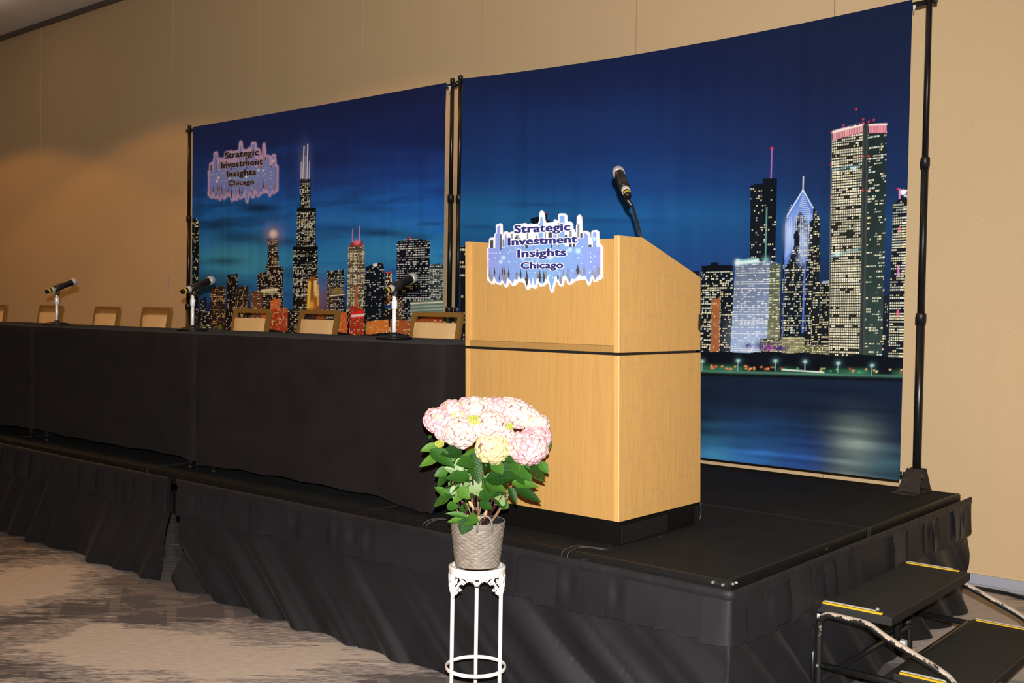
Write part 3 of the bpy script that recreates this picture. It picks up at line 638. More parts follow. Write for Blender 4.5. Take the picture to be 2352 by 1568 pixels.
Lp.glow(565, 592, 90, 45, (62, 140, 165), .75); Lp.glow(800, 560, 130, 70, (40, 105, 165), .5)
for cx, cy, rx, ry, am in ((600, 478, 48, 12, .85), (505, 520, 55, 16, .55), (560, 545, 60, 14, .6), (520, 600, 45, 9, .6), (660, 555, 60, 10, .5), (780, 525, 70, 9, .45), (880, 535, 60, 9, .7), (965, 545, 45, 8, .55), (1000, 515, 30, 4, .45), (480, 640, 60, 14, .5), (860, 480, 60, 8, .35)):
    Lp.glow(cx, cy, rx, ry, (16, 27, 56), am, 2.2)
Lp.tower([(446, 712), (1036, 708), (1036, 800), (446, 800)], (24, 25, 32), WARMW+ORW, .016, .014, .30)
Lp.tower([(447, 503), (456, 500), (463, 512), (461, 720), (447, 720)], (14, 22, 22), WARMW, .016, .012, .22)
Lp.tower([(466, 690), (480, 680), (480, 720), (466, 760)], (20, 24, 30), COOLW, .014, .014, .3)
Lp.tower([(528, 632), (553, 628), (555, 770), (527, 770)], (24, 22, 26), WARMW, .016, .012, .25)
Lp.tower([(490, 660), (524, 656), (524, 770), (484, 770)], (44, 33, 32), ORW, .015, .013, .4)
Lp.tower([(548, 660), (578, 656), (580, 770), (546, 770)], (38, 32, 32), ORW, .015, .012, .42)
Lp.tower([(470, 715), (490, 712), (490, 770), (466, 770)], (22, 22, 26), COOLW, .014, .014, .35)
Lp.tower([(622, 548), (647, 548), (648, 612), (657, 612), (658, 720), (598, 720), (598, 628), (616, 625), (619, 606), (622, 606)], (30, 23, 24), WARMW, .0145, .011, .42)
Lp.tower([(584, 668), (609, 667), (609, 730), (583, 730)], (98, 60, 46), WARMW, .015, .013, .3)
Lp.tower([(697, 410), (720, 408), (720, 476), (732, 478), (732, 563), (736, 566), (738, 715), (680, 715), (682, 567), (689, 563), (691, 478), (697, 476)], (13, 19, 22), WARMW+COOLW, .0115, .0085, .46, 1.0, .75, .55)
for yy in (410, 478, 566, 690): Lp.fill([(681 if yy > 560 else 690, yy), (737 if yy > 560 else 731, yy-1), (737 if yy > 560 else 731, yy+8), (681 if yy > 560 else 690, yy+9)] if yy != 410 else [(697, 411), (720, 409), (720, 420), (697, 422)], (11, 16, 19))
for (p0, p1, w_, c_) in (((706, 336), (703, 410), 1.1, (225, 225, 240)), ((714, 331), (712, 410), 1.1, (225, 225, 240)), ((700, 372), (699, 410), .9, (190, 190, 220)), ((718, 370), (717, 410), .9, (190, 190, 220)), ((709, 360), (708, 410), 1.8, (120, 125, 165))): Lp.line(p0, p1, w_, c_, .9)
Lp.glow(708, 375, 12, 38, (110, 120, 170), .35)
Lp.tower([(757, 622), (796, 618), (797, 730), (756, 730)], (18, 24, 28), COOLW, .013, .010, .45)
Lp.fill([(767, 675), (769, 664), (780, 658), (791, 663), (794, 674)], (120, 108, 66)); Lp.line((764, 679), (796, 676), 1.3, (250, 245, 210))
Lp.tower([(806, 566), (843, 562), (845, 640), (840, 715), (802, 715)], (74, 70, 60), YELW+WARMW, .0115, .009, .6, .9, .8, .6)
Lp.fill([(812, 556), (838, 552), (842, 563), (808, 567)], (120, 42, 54)); Lp.glow(826, 557, 7, 5, (255, 130, 150), .9)
Lp.line((816, 526), (815, 556), .9, (210, 120, 150)); Lp.line((832, 520), (832, 556), .9, (215, 130, 165))
Lp.tower([(846, 614), (868, 604), (887, 603), (892, 750), (838, 750)], (14, 21, 30), COOLW, .016, .012, .24)
Lp.fill([(863, 606), (873, 603), (873, 611), (863, 613)], (215, 230, 230))
Lp.tower([(890, 626), (906, 626), (908, 700), (890, 700)], (52, 36, 34), WARMW, .016, .012, .35); Lp.line((892, 626), (905, 625), 1.5, (200, 50, 50))
Lp.tower([(917, 555), (946, 547), (994, 552), (993, 740), (915, 740)], (17, 19, 30), COOLW+[(160, 190, 220)], .0165, .008, .5, 1.4, .8, .42, clump=1.7)
Lp.line((947, 545), (947, 548), 1.5, (230, 40, 60))
Lp.tower([(993, 608), (1018, 605), (1026, 610), (1026, 700), (993, 700)], (44, 58, 62), COOLW, .012, .010, .55, 1.2)
Lp.tower([(912, 690), (930, 688), (930, 740), (912, 740)], (76, 58, 44), WARMW, .014, .012, .4)
Lp.fill([(948, 693), (985, 688), (1033, 690), (1033, 725), (948, 725)], (92, 112, 108))
for k in range(4): Lp.line((949, 697+k*8), (1033, 693+k*8), 1.5, (225, 225, 195) if k in (0, 3) else (150, 170, 160), .85)
Lp.tower([(948, 725), (1033, 722), (1033, 745), (948, 745)], (46, 40, 40), WARMW, .012, .012, .3)
Lp.fill([(716, 640), (722, 636), (732, 637), (738, 652), (741, 715), (711, 716)], (120, 74, 26)); Lp.fill([(718, 636), (727, 624), (733, 636)], (40, 30, 24)); Lp.line((718, 648), (715, 706), 3.2, (250, 190, 84)); Lp.line((731, 646), (731, 668), 3.0, (255, 232, 165)); Lp.line((737, 655), (737, 700), 2.2, (240, 170, 70)); Lp.glow(733, 675, 4, 5, (255, 235, 170), .95); Lp.glow(722, 700, 6, 9, (250, 190, 90), .7)
Lp.glow(740, 690, 26, 40, (200, 130, 60), .22)
Lp.glow(635, 537, 9, 9, (255, 235, 225), 1.0, 3); Lp.glow(635, 537, 20, 20, (160, 130, 140), .45); Lp.line((609, 667), (644, 664), 2.6, (250, 245, 195)); Lp.line((610, 672), (644, 670), 1.4, (170, 190, 110))
for pts, bs in (([(608, 712), (668, 706), (668, 760), (606, 764)], (150, 62, 36)), ([(628, 690), (650, 684), (651, 712), (627, 714)], (185, 100, 55)), ([(776, 718), (803, 716), (803, 772), (773, 772)], (185, 92, 40)), ([(810, 704), (828, 700), (843, 716), (843, 768), (808, 768)], (150, 48, 34)), ([(848, 738), (898, 733), (900, 768), (846, 768)], (186, 110, 46)), ([(902, 736), (940, 735), (940, 768), (902, 768)], (150, 80, 42)), ([(735, 712), (752, 710), (752, 760), (735, 760)], (120, 60, 34)), ([(1036, 715), (940, 740), (940, 768), (1036, 768)], (140, 70, 40))):
    Lp.tower(pts, bs, ORW, .017, .014, .28, .4, .5, .55)
for pts in ([(608, 712), (640, 709), (640, 764), (606, 764)],): Lp.tower(pts, (160, 62, 30), ORW, .014, .011, .35)
Lp.fill([(814, 716), (842, 712), (842, 730), (812, 732)], (205, 40, 40)); Lp.line((815, 725), (841, 723), 2.6, (255, 225, 220))
Lp.fill([(820, 655), (826, 655), (827, 705), (820, 705)], (165, 85, 55))
tb = 752+34*(Lp.n2(3.5, 2, 9)-.35)
m = Lp.PY > tb+6; Lp.C[m] = np.array(lin((15, 19, 26)))*(.7+.7*Lp.n2(40, 40, 6)[m])[:, None]
for x_ in (472, 510, 560, 690, 850): Lp.glow(x_, 752, 5, 5, (120, 150, 60), .5)
# logo on the sky
LG = lambda u, v: (460+(113+.794*u)/9.223, 310+(65+.991*v-.0355*u)/9.223)
sl, mk, _b = Lp.poly([LG(u, v) for u, v in SG_OUT]); full = np.zeros(Lp.shape, float); full[sl][mk] = 1
def blur(A, n):
    for _ in range(n): A = (A+np.roll(A, 1, 0)+np.roll(A, -1, 0)+np.roll(A, 1, 1)+np.roll(A, -1, 1))/5
    return A
h = np.clip(blur(full, 5)*1.5, 0, 1)[..., None]; Lp.C = Lp.C*(1-h)+np.array(lin((162, 146, 196)))*h
fld = [LG(u, v) for u, v in SG_FIELD]
Lp.fill(fld, (106, 122, 196)); Lp.glow(566, 402, 38, 18, (112, 150, 205), .5)
for x0, y0, x1, y1 in SG_GREY: Lp.fill([LG(*p) for p in ((x0, y0), (x1, y0), (x1, y1), (x0, y1))], (142, 116, 128), a_=.8)
for x0, y0, x1, y1 in SG_DARK: Lp.fill([LG(*p) for p in ((x0, y0), (x1, y0), (x1, y1), (x0, y1))], (52, 44, 52), a_=.85)
for k, (cx, zt, zb, hw, dk) in enumerate(SG_TREE): Lp.fill([LG(*p) for p in tree_poly(cx, zt, zb, hw*1.15, k)], (58, 48, 54) if dk else (136, 112, 122), a_=.85)
for u, v, r_ in SG_GLOW: x_, y_ = LG(u, v); Lp.glow(x_, y_, 2.4, 2.4, (225, 230, 245), .9)
for u, v, r_ in SG_DOTS: x_, y_ = LG(u, v); Lp.glow(x_, y_, 1.2, 1.2, (190, 205, 240), .7)

# ---- right banner print
xa = on_y(1600, 800, BY)[0]
Rp = Print(spaced(RX0, RX1, .035, [(RX0-.01, RX0+.05, .008), (-4.60, -4.15, .010), (xa, RX1+.01, .0034)]), spaced(RZ0, RZ1, .022, [(1.13, 2.66, .0030)]), 7)
nz = Rp.n2(.8, 3.0, 5)-.5
tilt = (Rp.PX-1070)*.10
sky(Rp, [(-50, (23, 29, 50)), (180, (24, 38, 80)), (330, (28, 55, 114)), (430, (30, 72, 140)), (500, (33, 100, 166)), (560, (30, 88, 150)), (650, (30, 58, 110)), (800, (27, 46, 84))], 70*nz)
gr = np.clip((Rp.PX-1480)/420, 0, 1)[..., None]; Rp.C = Rp.C*(1-.72*gr)+.72*gr*np.array(lin((25, 33, 60)))
Rp.glow(1130, 500, 150, 55, (38, 112, 172), .7); Rp.glow(1600, 590, 160, 60, (36, 80, 150), .5); Rp.glow(1520, 430, 20, 90, (40, 78, 140), .35)
for cx, cy, rx, ry in ((1110, 520, 50, 6), (1240, 465, 80, 6), (1400, 500, 120, 7)): Rp.glow(cx, cy, rx, ry, (28, 60, 118), .5)
# skyline hidden by the lectern carries on between the two visible ends
hid = np.random.default_rng(21)
xx = 1064
while xx < 1620:
    ww = hid.uniform(18, 46); tp = hid.uniform(600, 690) if xx > 1080 else 566
    Rp.tower([(xx, tp), (xx+ww, tp-2), (xx+ww, 800), (xx, 800)], (22, 26, 32), WARMW, .03, .02, .4); xx += ww*.95
Rp.tower([(1225, 497), (1236, 494), (1254, 489), (1254, 486), (1264, 485), (1264, 501), (1273, 503), (1273, 800), (1225, 800)], (15, 24, 34), COOLW, .02, .02, .1)
Rp.line((1266, 485), (1262, 485), 2, (120, 50, 60)); Rp.fill([(1316, 528), (1346, 522), (1354, 534), (1354, 700), (1316, 700)], (112, 42, 36))
Rp.tower([(1618, 605), (1640, 603), (1640, 597), (1657, 597), (1657, 602), (1691, 604), (1691, 815), (1618, 815)], (19, 27, 34), YELW+COOLW, .0135, .0085, .62, 1.2, .8, .6)
Rp.fill([(1618, 605), (1640, 603), (1640, 597), (1657, 597), (1657, 602), (1691, 604), (1691, 618), (1618, 618)], (15, 20, 28))
Rp.tower([(1664, 662), (1691, 660), (1691, 815), (1662, 815)], (17, 24, 33), WARMW, .0135, .010, .3)
Rp.tower([(1642, 682), (1662, 679), (1660, 812), (1638, 812)], (160, 98, 62), [(255, 225, 160), (110, 60, 40), (90, 50, 40)], .015, .012, .55, .2, .45, .8)
Rp.tower([(1731, 419), (1757, 414), (1758, 403), (1788, 402), (1784, 620), (1729, 620)], (14, 21, 29), WARMW, .014, .012, .20, .6)
for k in range(44): Rp.line((1731, 428+k*4.2), (1757, 426+k*4.2), .7, (32, 44, 56), .55)
Rp.line((1766, 470), (1763, 600), 1.4, (110, 165, 165), .8); Rp.line((1777, 334), (1775, 402), 1.3, (178, 108, 200), .95); Rp.glow(1777, 333, 2.5, 2.5, (255, 60, 90), 1)
Rp.tower([(1697, 596), (1775, 594), (1793, 600), (1790, 812), (1685, 812)], (104, 116, 142), [(245, 248, 250), (225, 235, 250)], .0125, .006, .62, 1.8, .85, .45, bot=(142, 168, 216), clump=1.6)
Rp.tower([(1773, 598), (1796, 600), (1793, 812), (1766, 812)], (78, 90, 82), YELW+[(190, 215, 190)], .0135, .008, .5, 1.2, .8, .5, bot=(120, 120, 84))
Rp.fill([(1698, 590), (1750, 587), (1750, 600), (1696, 604)], (110, 170, 180)); Rp.glow(1702, 598, 6, 7, (235, 255, 255), 1); Rp.line((1710, 598), (1746, 594), 3.6, (215, 245, 245)); Rp.glow(1720, 770, 36, 40, (205, 225, 255), .28); Rp.glow(1764, 592, 7, 7, (130, 180, 185), .8)
Rp.tower([(1866, 470), (1878, 478), (1886, 500), (1884, 800), (1858, 800)], (24, 30, 34), YELW, .0135, .009, .38)
Rp.tower([(1805, 505), (1816, 470), (1847, 430), (1870, 470), (1872, 505), (1866, 800), (1797, 800)], (20, 28, 36), YELW+COOLW, .0135, .0075, .5, .9)
# blue-lit crown of the pointed tower
Rp.fill([(1806, 512), (1818, 470), (1847, 430), (1871, 472), (1870, 500), (1858, 512), (1850, 490), (1840, 480), (1828, 500), (1826, 560), (1812, 600), (1804, 610)], (92, 128, 214)); 
for k in range(15): Rp.line((1848-k*1.5, 436+k*4.6), (1848+k*1.55, 434+k*4.6), .85, (205, 220, 250), .8)
Rp.line((1847, 430), (1811, 490), 1.3, (215, 232, 255)); Rp.line((1847, 430), (1871, 473), 1.3, (215, 232, 255)); Rp.line((1848, 400), (1847, 432), 1.3, (225, 240, 255))
for dx in range(7): Rp.line((1808+dx*4.2, 505-dx*7), (1806+dx*4.0, 590-dx*6), .9, (190, 210, 255), .75)
for dx in range(5): Rp.line((1842+dx*5, 490), (1840+dx*4.6, 600-abs(dx-2)*12), .95, (195, 215, 255), .75)
Rp.glow(1815, 530, 9, 26, (190, 212, 255), .7); Rp.glow(1848, 545, 10, 30, (180, 205, 255), .65); Rp.glow(1843, 590, 8, 16, (170, 195, 255), .5)
Rp.fill([(1826, 532), (1832, 524), (1838, 532), (1838, 560), (1826, 562)], (22, 28, 40)); Rp.line((1852, 590), (1846, 760), 2.2, (96, 128, 225), .8); Rp.line((1808, 520), (1800, 790), 1.2, (70, 90, 170), .5)
Rp.fill([(1890, 643), (1908, 641), (1908, 649), (1890, 650)], (150, 160, 170)); Rp.tower([(1887, 650), (1910, 648), (1908, 812), (1882, 812)], (20, 26, 32), YELW, .0135, .008, .5, 1.0)
Rp.tower([(1752, 774), (1800, 772), (1800, 815), (1750, 815)], (66, 72, 66), YELW, .010, .006, .5, 1.2); Rp.tower([(1800, 770), (1850, 772), (1850, 815), (1800, 815)], (120, 120, 90), YELW, .011, .009, .6, 1.4)
Rp.tower([(1848, 790), (1912, 790), (1912, 818), (1848, 818)], (90, 95, 70), YELW, .011, .009, .45)
# tall white tower: two faces and the corner column
Rp.tower([(1916, 298), (1985, 281), (1978, 820), (1908, 820)], (38, 40, 36), [(255, 250, 222), (255, 246, 205), (250, 245, 225)], .0142, .0107, .97, 1.2, .70, .62, clump=.62)
Rp.tower([(1998, 283), (2041, 284), (2032, 820), (1990, 820)], (30, 42, 44), YELW+COOLW, .0142, .008, .30, 1.6, .7, .5, bot=(50, 68, 64), clump=1.5)
Rp.fill([(1985, 280), (1998, 281), (1990, 820), (1977, 820)], (62, 68, 68)); Rp.fill([(1989, 280), (1994, 280), (1985, 820), (1980, 820)], (44, 50, 51)); Rp.line((1914, 300), (1907, 815), 1.2, (110, 112, 104), .8)
Rp.fill([(1916, 298), (1985, 281), (1985, 303), (1916, 318)], (168, 92, 106)); Rp.line((1918, 299), (1984, 283), 3.2, (255, 225, 220))
for k in range(18): Rp.line((1919+k*3.8, 300-k*.95), (1919+k*3.8, 316-k*.95), .9, (245, 200, 200), .8)
Rp.fill([(1999, 284), (2041, 284), (2041, 305), (1999, 304)], (200, 112, 130)); Rp.line((2000, 285), (2040, 285), 2.2, (255, 225, 222))
for k in range(11): Rp.line((2001+k*3.8, 286), (2001+k*3.8, 303), .7, (245, 190, 200), .6)
Rp.fill([(1940, 291), (1985, 279), (2000, 276), (2012, 283), (1985, 282)], (26, 30, 46))
for x_, y_ in ((1914, 300), (1941, 284), (1986, 272), (1987, 280), (1999, 278), (2011, 274), (1986, 357), (1999, 357), (1913, 374), (1985, 435), (1997, 435), (1913, 449), (2066, 434), (1970, 248)): Rp.glow(x_, y_, 1.9, 1.9, (255, 70, 80), 1.0)
Rp.line((1970, 250), (1970, 286), .7, (50, 60, 90), .8)
Rp.glow(1966, 384, 5, 4, (190, 235, 245), .9); Rp.line((1918, 388), (1980, 376), 2.2, (70, 140, 170), .45); Rp.line((1912, 585), (1978, 570), 3, (80, 160, 180), .4); Rp.glow(1927, 580, 6, 5, (190, 240, 245), .8)
Rp.tower([(2033, 680), (2045, 676), (2045, 815), (2030, 815)], (24, 28, 40), WARMW, .014, .01, .15)
Rp.tower([(2055, 470), (2068, 458), (2068, 436), (2095, 430), (2092, 830), (2044, 830)], (24, 28, 36), COOLW+YELW, .0138, .010, .78, 2.0, .9, .5, clump=1.2)
for x_ in (2069, 2088):
    Rp.line((x_+2, 436), (x_+1, 455), 2.4, (200, 130, 200)); Rp.line((x_, 524), (x_, 532), 2.4, (215, 110, 150)); Rp.line((x_-2, 613), (x_-2, 632), 2.4, (200, 120, 180)); Rp.line((x_-3, 713), (x_-3, 724), 2.4, (220, 100, 140))
Rp.glow(2079, 442, 6.5, 6.5, (240, 250, 255), 1, 6)
Rp.glow(1725, 790, 9, 6, (52, 44, 110), .9); Rp.glow(1750, 791, 10, 9, (66, 70, 120), .9); Rp.glow(1772, 796, 12, 8, (128, 50, 140), .9); Rp.glow(1795, 797, 13, 5, (62, 38, 120), .9); Rp.line((1716, 790), (1724, 783), 1.2, (170, 180, 210), .8)
# park, road and lake
base_y = 803+np.interp(Rp.PX, [1600, 1850, 1900, 2100], [0, 4, 10, 16]); tb = base_y+9*(Rp.n2(10, 4, 3)-.5)
m = (Rp.PY > tb) & (Rp.PX > 1000); Rp.C[m] = np.array(lin((12, 17, 25)))*(.6+.9*Rp.n2(26, 26, 8)[m])[:, None]
yr = np.interp(Rp.PX, [1000, 1618, 1700, 2090], [845, 848, 851, 864])
gl = np.exp(-((Rp.PY-yr)/3.0)**2)[..., None]*(.35+.65*Rp.n2(3, 1, 12))[..., None]; Rp.C = Rp.C*(1-gl)+np.array(lin((92, 148, 128)))*gl
gg = np.exp(-((Rp.PY-yr+7)/7.0)**2)[..., None]*(np.clip(Rp.n2(7, 3, 15)*1.8-.55, 0, 1))[..., None]; Rp.C = Rp.C*(1-gg)+np.array(lin((58, 122, 92)))*gg
Rp.line((1800, 846), (1895, 853), 1.8, (225, 245, 235), .8)
for x_ in hid.uniform(1640, 1780, 26): Rp.glow(x_, np.interp(x_, [1618, 2090], [842, 856])-hid.uniform(0, 8), 2.2, 1.8, [(255, 90, 60), (255, 190, 110), (255, 150, 90)][int(hid.integers(3))], .9)
for x_ in hid.uniform(1780, 2090, 22): Rp.glow(x_, np.interp(x_, [1618, 2090], [842, 858])-hid.uniform(0, 9), 2.4, 1.8, [(140, 230, 170), (255, 220, 150), (90, 190, 150), (230, 60, 60)][int(hid.integers(4))], .8)
for x_, y_ in ((1619, 826), (1703, 825), (1785, 826), (1852, 828), (1929, 832), (2007, 838)): Rp.line((x_, y_), (x_-1, y_+22), .9, (150, 190, 190), .85); Rp.glow(x_, y_, 4, 3, (200, 245, 245), 1); Rp.glow(x_, y_, 9, 8, (80, 130, 140), .3)
wt = np.clip((Rp.PY-(yr+9))/5, 0, 1)[..., None]; rip = Rp.n2(1.2, 42, 30, 3)[..., None]
wcol = np.array(lin((21, 33, 54)))*(.75+.5*rip); Rp.C = Rp.C*(1-wt)+wcol*wt
for cx, cy, rx, ry, col_, am in ((1730, 1030, 95, 48, (56, 124, 205), .95), (1850, 1045, 60, 45, (46, 86, 170), .8), (1965, 1035, 55, 60, (150, 170, 160), .9), (1640, 1030, 50, 46, (70, 150, 190), .9), (2040, 1070, 70, 40, (70, 112, 128), .8), (1400, 1030, 260, 50, (42, 92, 150), .6)):
    d = ((Rp.PX-cx)/rx)**2+((Rp.PY-cy)/ry)**2; g = (am*np.exp(-d))[..., None]*wt*np.clip(rip*1.9-.35, 0, 1); Rp.C = Rp.C*(1-g)+np.array(lin(col_))*g

PRINT_GAIN = 1.2
def banner(P, name, label, seed, sag, waves, gain=1.0):
    disp = lambda X, Z: waves*((vnoise(X*6, seed)-.5)*.013+(vnoise(X*2.1+Z*.12, seed+1)-.5)*.03+np.sin(X*34+4*vnoise(X*3, seed+5))*.0016+(vnoise(X*17+Z*.5, seed+8)-.5)*.0055)*np.clip((P.z[-1]-Z)*5, 0, 1)*np.clip((Z-P.z[0])*5+.15, 0, 1)
    x0, x1 = P.x[0], P.x[-1]; q = (P.X-x0)/(x1-x0)
    dz = -sag*4*q*(1-q)*((P.Z-P.z[0])/(P.z[-1]-P.z[0]))
    # right-hand hem drawn in slightly below the rod pocket
    A = np.stack([P.X, BY-.026+disp(P.X, P.Z)+0*P.X, P.Z+dz], -1)
    me = bpy.data.meshes.new(name); r, c = P.shape; idx = np.arange(r*c).reshape(r, c)
    F = np.stack([idx[:-1, :-1], idx[:-1, 1:], idx[1:, 1:], idx[1:, :-1]], -1).reshape(-1, 4); nf = len(F)
    loc = np.array([(x0+x1)/2, BY, P.z[0]])
    me.vertices.add(r*c); me.vertices.foreach_set('co', (A.reshape(-1, 3)-loc).astype(np.float32).ravel())
    me.loops.add(nf*4); me.loops.foreach_set('vertex_index', F.ravel().astype(np.int32))
    me.polygons.add(nf); me.polygons.foreach_set('loop_start', np.arange(0, nf*4, 4, dtype=np.int32)); me.polygons.foreach_set('use_smooth', np.ones(nf, bool))
    me.update(); at = me.color_attributes.new('print', 'FLOAT_COLOR', 'POINT')
    at.data.foreach_set('color', np.concatenate([np.clip(P.C*PRINT_GAIN*gain, 0, 1), np.ones((r, c, 1))], -1).astype(np.float32).ravel())
    me.materials.append(MATS['backdrop_print'])
    t = thing(name, label, 'backdrop', loc)
    o_ = bpy.data.objects.new('printed_cloth', me); COL.objects.link(o_); o_.parent = t
    return t, disp
bl, dispL = banner(Lp, 'printed_backdrop', 'night skyline backdrop with dark twin-antenna tower and text logo', 2, .004, .6, 1.35)
br_, dispR = banner(Rp, 'printed_backdrop', 'night skyline backdrop with lake and tall lit tower behind the lectern', 6, .038, .9)
def place_logo(u, v, d):
    x, z = banner_xz(*LG(u, v)); return (x, BY-.026+float(dispL(np.array(x), np.array(z)))-d, z-.004*.35)
b = MB(); [letter(b, 1, *q, place_logo, .0012) for q in SG_TEXT]; b.build('lettering_halo', 'print_halo', bl)
b = MB(); [letter(b, 0, *q, place_logo, .0018) for q in SG_TEXT]; o = b.build('lettering', 'print_ink', bl); o['label'] = 'black lettering reading Strategic Investment Insights Chicago'

for ban, tri in ((br_, ((2097, 13), (2104, 12), (2098.5, 31))), (bl, ((1030, 198), (1036, 197), (1033, 214))), (br_, ((2072, 1078), (2074, 1078), (2072.5, 1092)))):
    P3 = [on_y(a_, c_, BY-.020) for a_, c_ in tri]; b = MB(); b.prism([(p[0], p[2]) for p in P3], BY-.0212, BY-.0196, lambda x_, z_, d: (x_, d, z_)); b.build('hem_corner', 'sign_white', ban)

# ------------------------------------------------------------------ backdrop stands
def stand(label, xl, xr, ztop, joints, sag, zlow):
    t = thing('backdrop_stand', label, 'stand', ((xl+xr)/2, BY, SH))
    for side, x in ((-1, xl), (1, xr)):
        prev = SH+.012; R = [.0205, .0175, .0145]
        for k, zj in enumerate(joints+[ztop]):
            MB().tube([(x, BY, prev), (x, BY, zj)], R[k], 14).build('pole', 'black_metal', t)
            if zj != ztop: MB().lathe([(R[k]*.9, zj-.045), (R[k]+.006, zj-.043), (R[k]+.006, zj-.004), (R[k]+.004, zj+.004), (R[k+1], zj+.006)], (x, BY, 0), 16).build('collar', 'black_plastic', t)
            prev = zj
        MB().lathe([(0, ztop+.006), (.013, ztop+.006), (.017, ztop), (.017, ztop-.02), (.0145, ztop-.022)], (x, BY, 0), 14).build('pole_cap', 'black_plastic', t)
        for zz in (ztop-.045, zlow):
            MB().tube([(x+side*.016, BY, zz), (x+side*.022, BY, zz), (x+side*.023, BY, zz), (x+side*.036, BY, zz)], [.008, .008, .017, .017], 12).build('clamp_knob', 'black_plastic', t)
        # foot: flat plate with two leaning gussets
        hw = .037 if abs(x+5.2) < .1 else .062
        box('foot_plate', 'brown_metal', t, x-hw, x+hw, BY-.20, BY+.055, SH+.0015, SH+.007, bev=.002)
        for ya, yb in ((BY-.125, BY-.035), (BY+.052, BY+.020)):
            g = MB(); g.prism([(x-hw*.89, SH+.007), (x+hw*.89, SH+.007), (x+hw*.65, SH+.115), (x-hw*.65, SH+.115)], 0, .004, lambda x_, z_, d, ya=ya, yb=yb: (x_, ya+(yb-ya)*(z_-SH-.007)/.108+d, z_)); g.build('foot_bracket', 'brown_metal', t)
    for zz, sg in ((ztop-.045, sag), (zlow, .004)):
        pts = [(xl+(xr-xl)*q, BY, zz-sg*4*q*(1-q)) for q in np.linspace(0.004, .996, 15)]
        MB().tube(pts, .0145, 12).build('crossbar', 'black_metal', t)
    return t
stand('black telescopic stand holding the left skyline backdrop', -8.530, -5.238, 3.150, [1.52, 2.325], .004, .665)
stand('black telescopic stand holding the lake backdrop at right', -5.158, -1.897, 3.160, [1.52, 2.320], .036, .685)

# ------------------------------------------------------------------ lectern
LXl, LXr, LF, LB = -3.055, -2.262, 3.346, 3.960
lec = thing('lectern', 'large oak veneer lectern with sloped top on a black plinth', 'lectern', ((LXl+LXr)/2, (LF+LB)/2, SH))
sh = lambda x, y, z: (x-.021*(z-SH), y, z)
ZB, ZG0, ZG1, ZT = .703, 1.338, 1.349, 1.797
MB().box(LXl+.01, LXr-.004, LF+.005, 3.921, SH+.001, ZB, bev=.002, fn=sh).build('plinth', 'plinth_black', lec)
MB().box(LXr-.0045, LXr-.0015, LF+.02, 3.70, SH+.006, SH+.075, fn=sh).build('kick_plate', 'black_metal', lec)
th = .024
for x0, x1 in ((LXl, LXl+th), (LXr-th, LXr)):
    MB().box(x0, x1, LF, LB, ZB, ZG0, bev=.0015, fn=sh).build('lower_side_panel', 'oak_side', lec)
    prof = [(LF, ZG1), (LF, ZT-.002), (LF+.162, ZT), (LB-.004, 1.657), (LB-.004, 1.520), (LB-.022, 1.47), (LB-.022, 1.435), (LB-.004, 1.425), (LB-.004, ZG1)]
    MB().prism(prof, x0, x1, lambda y, z, x: sh(x, y, z)).build('upper_side_panel', 'oak_side', lec)
MB().box(LXl+th, LXr-th, LF+.004, LF+.022, ZB, ZG0, bev=.001, fn=sh).build('lower_front_panel', 'oak_front', lec)
MB().box(LXl+th, LXr-th, LF+.013, LF+.031, ZG1+.026, ZT-.012, bev=.001, fn=sh).build('upper_front_panel', 'oak_front', lec)
MB().box(LXl+th, LXr-th, LF+.001, LF+.031, ZG1, ZG1+.0255, bev=.001, fn=sh).build('front_rail', 'oak_edge', lec)
MB().box(LXl+.012, LXr-.012, LF+.012, LB-.02, ZG0-.001, ZG1+.001, fn=sh).build('reveal_strip', 'reveal_black', lec)
MB().box(LXl+th, LXr-th, LB-.03, LB-.012, ZB, ZG0, fn=sh).build('back_panel', 'oak_side', lec)
MB().prism([(LF+.03, ZT-.045), (LF+.162, ZT-.045), (LB-.02, 1.605), (LB-.02, 1.585), (LF+.158, ZT-.065), (LF+.03, ZT-.065)], LXl+th, LXr-th, lambda y, z, x: sh(x, y, z)).build('reading_desk', 'oak_side', lec)
MB().box(LXr-.015, LXr+.001, LB-.020, LB-.004, 1.435, 1.50, fn=sh).build('latch', 'black_plastic', lec)

for z0, z1, f_ in ((ZB+.002, ZG0-.002, .0), (ZG1+.002, ZT-.004, 0)): MB().box(LXr-.0022, LXr+.0006, LF-.0006, LF+.0022, z0, z1, fn=sh).build('corner_highlight', 'edge_highlight_worn', lec)  # pale corner strips: edge highlight put into the colour, with whitish wear
# ------------------------------------------------------------------ sign on the lectern front
SY = LF+.0125
def sg(u, v): return 1100+u/7.127, 470+v/7.127
p0 = on_y(*sg(1075, 780), SY-.005)
sign = thing('lectern_sign', 'die-cut skyline sign with navy lettering fixed to the lectern front', 'sign', (p0[0], SY, p0[2]))
def place_sign(u, v, d): p = on_y(*sg(u, v), SY-.005); return (p[0], SY-d, p[2])
b = MB(); b.prism(SG_OUT, 0.0004, .0050, place_sign); b.build('sign_board', 'sign_white', sign)
def layer(name, polys, mat, d, label=None):
    b = MB()
    for pl in polys: b.add([place_sign(u, v, d) for u, v in pl], [tuple(range(len(pl)))])
    o_ = b.build(name, mat, sign)
    if label: o_['label'] = label
    return o_
rect = lambda q: [(q[0], q[1]), (q[2], q[1]), (q[2], q[3]), (q[0], q[3])]
circ = lambda u, v, r: [(u+r*math.cos(k*PI/7), v+r*math.sin(k*PI/7)) for k in range(14)]
layer('blue_field', [SG_FIELD], 'sign_blue', .0053)
for i_, q in enumerate(SG_GREY): layer('printed_tower', [rect(q)], 'sign_grey', .0056+i_*.00001)
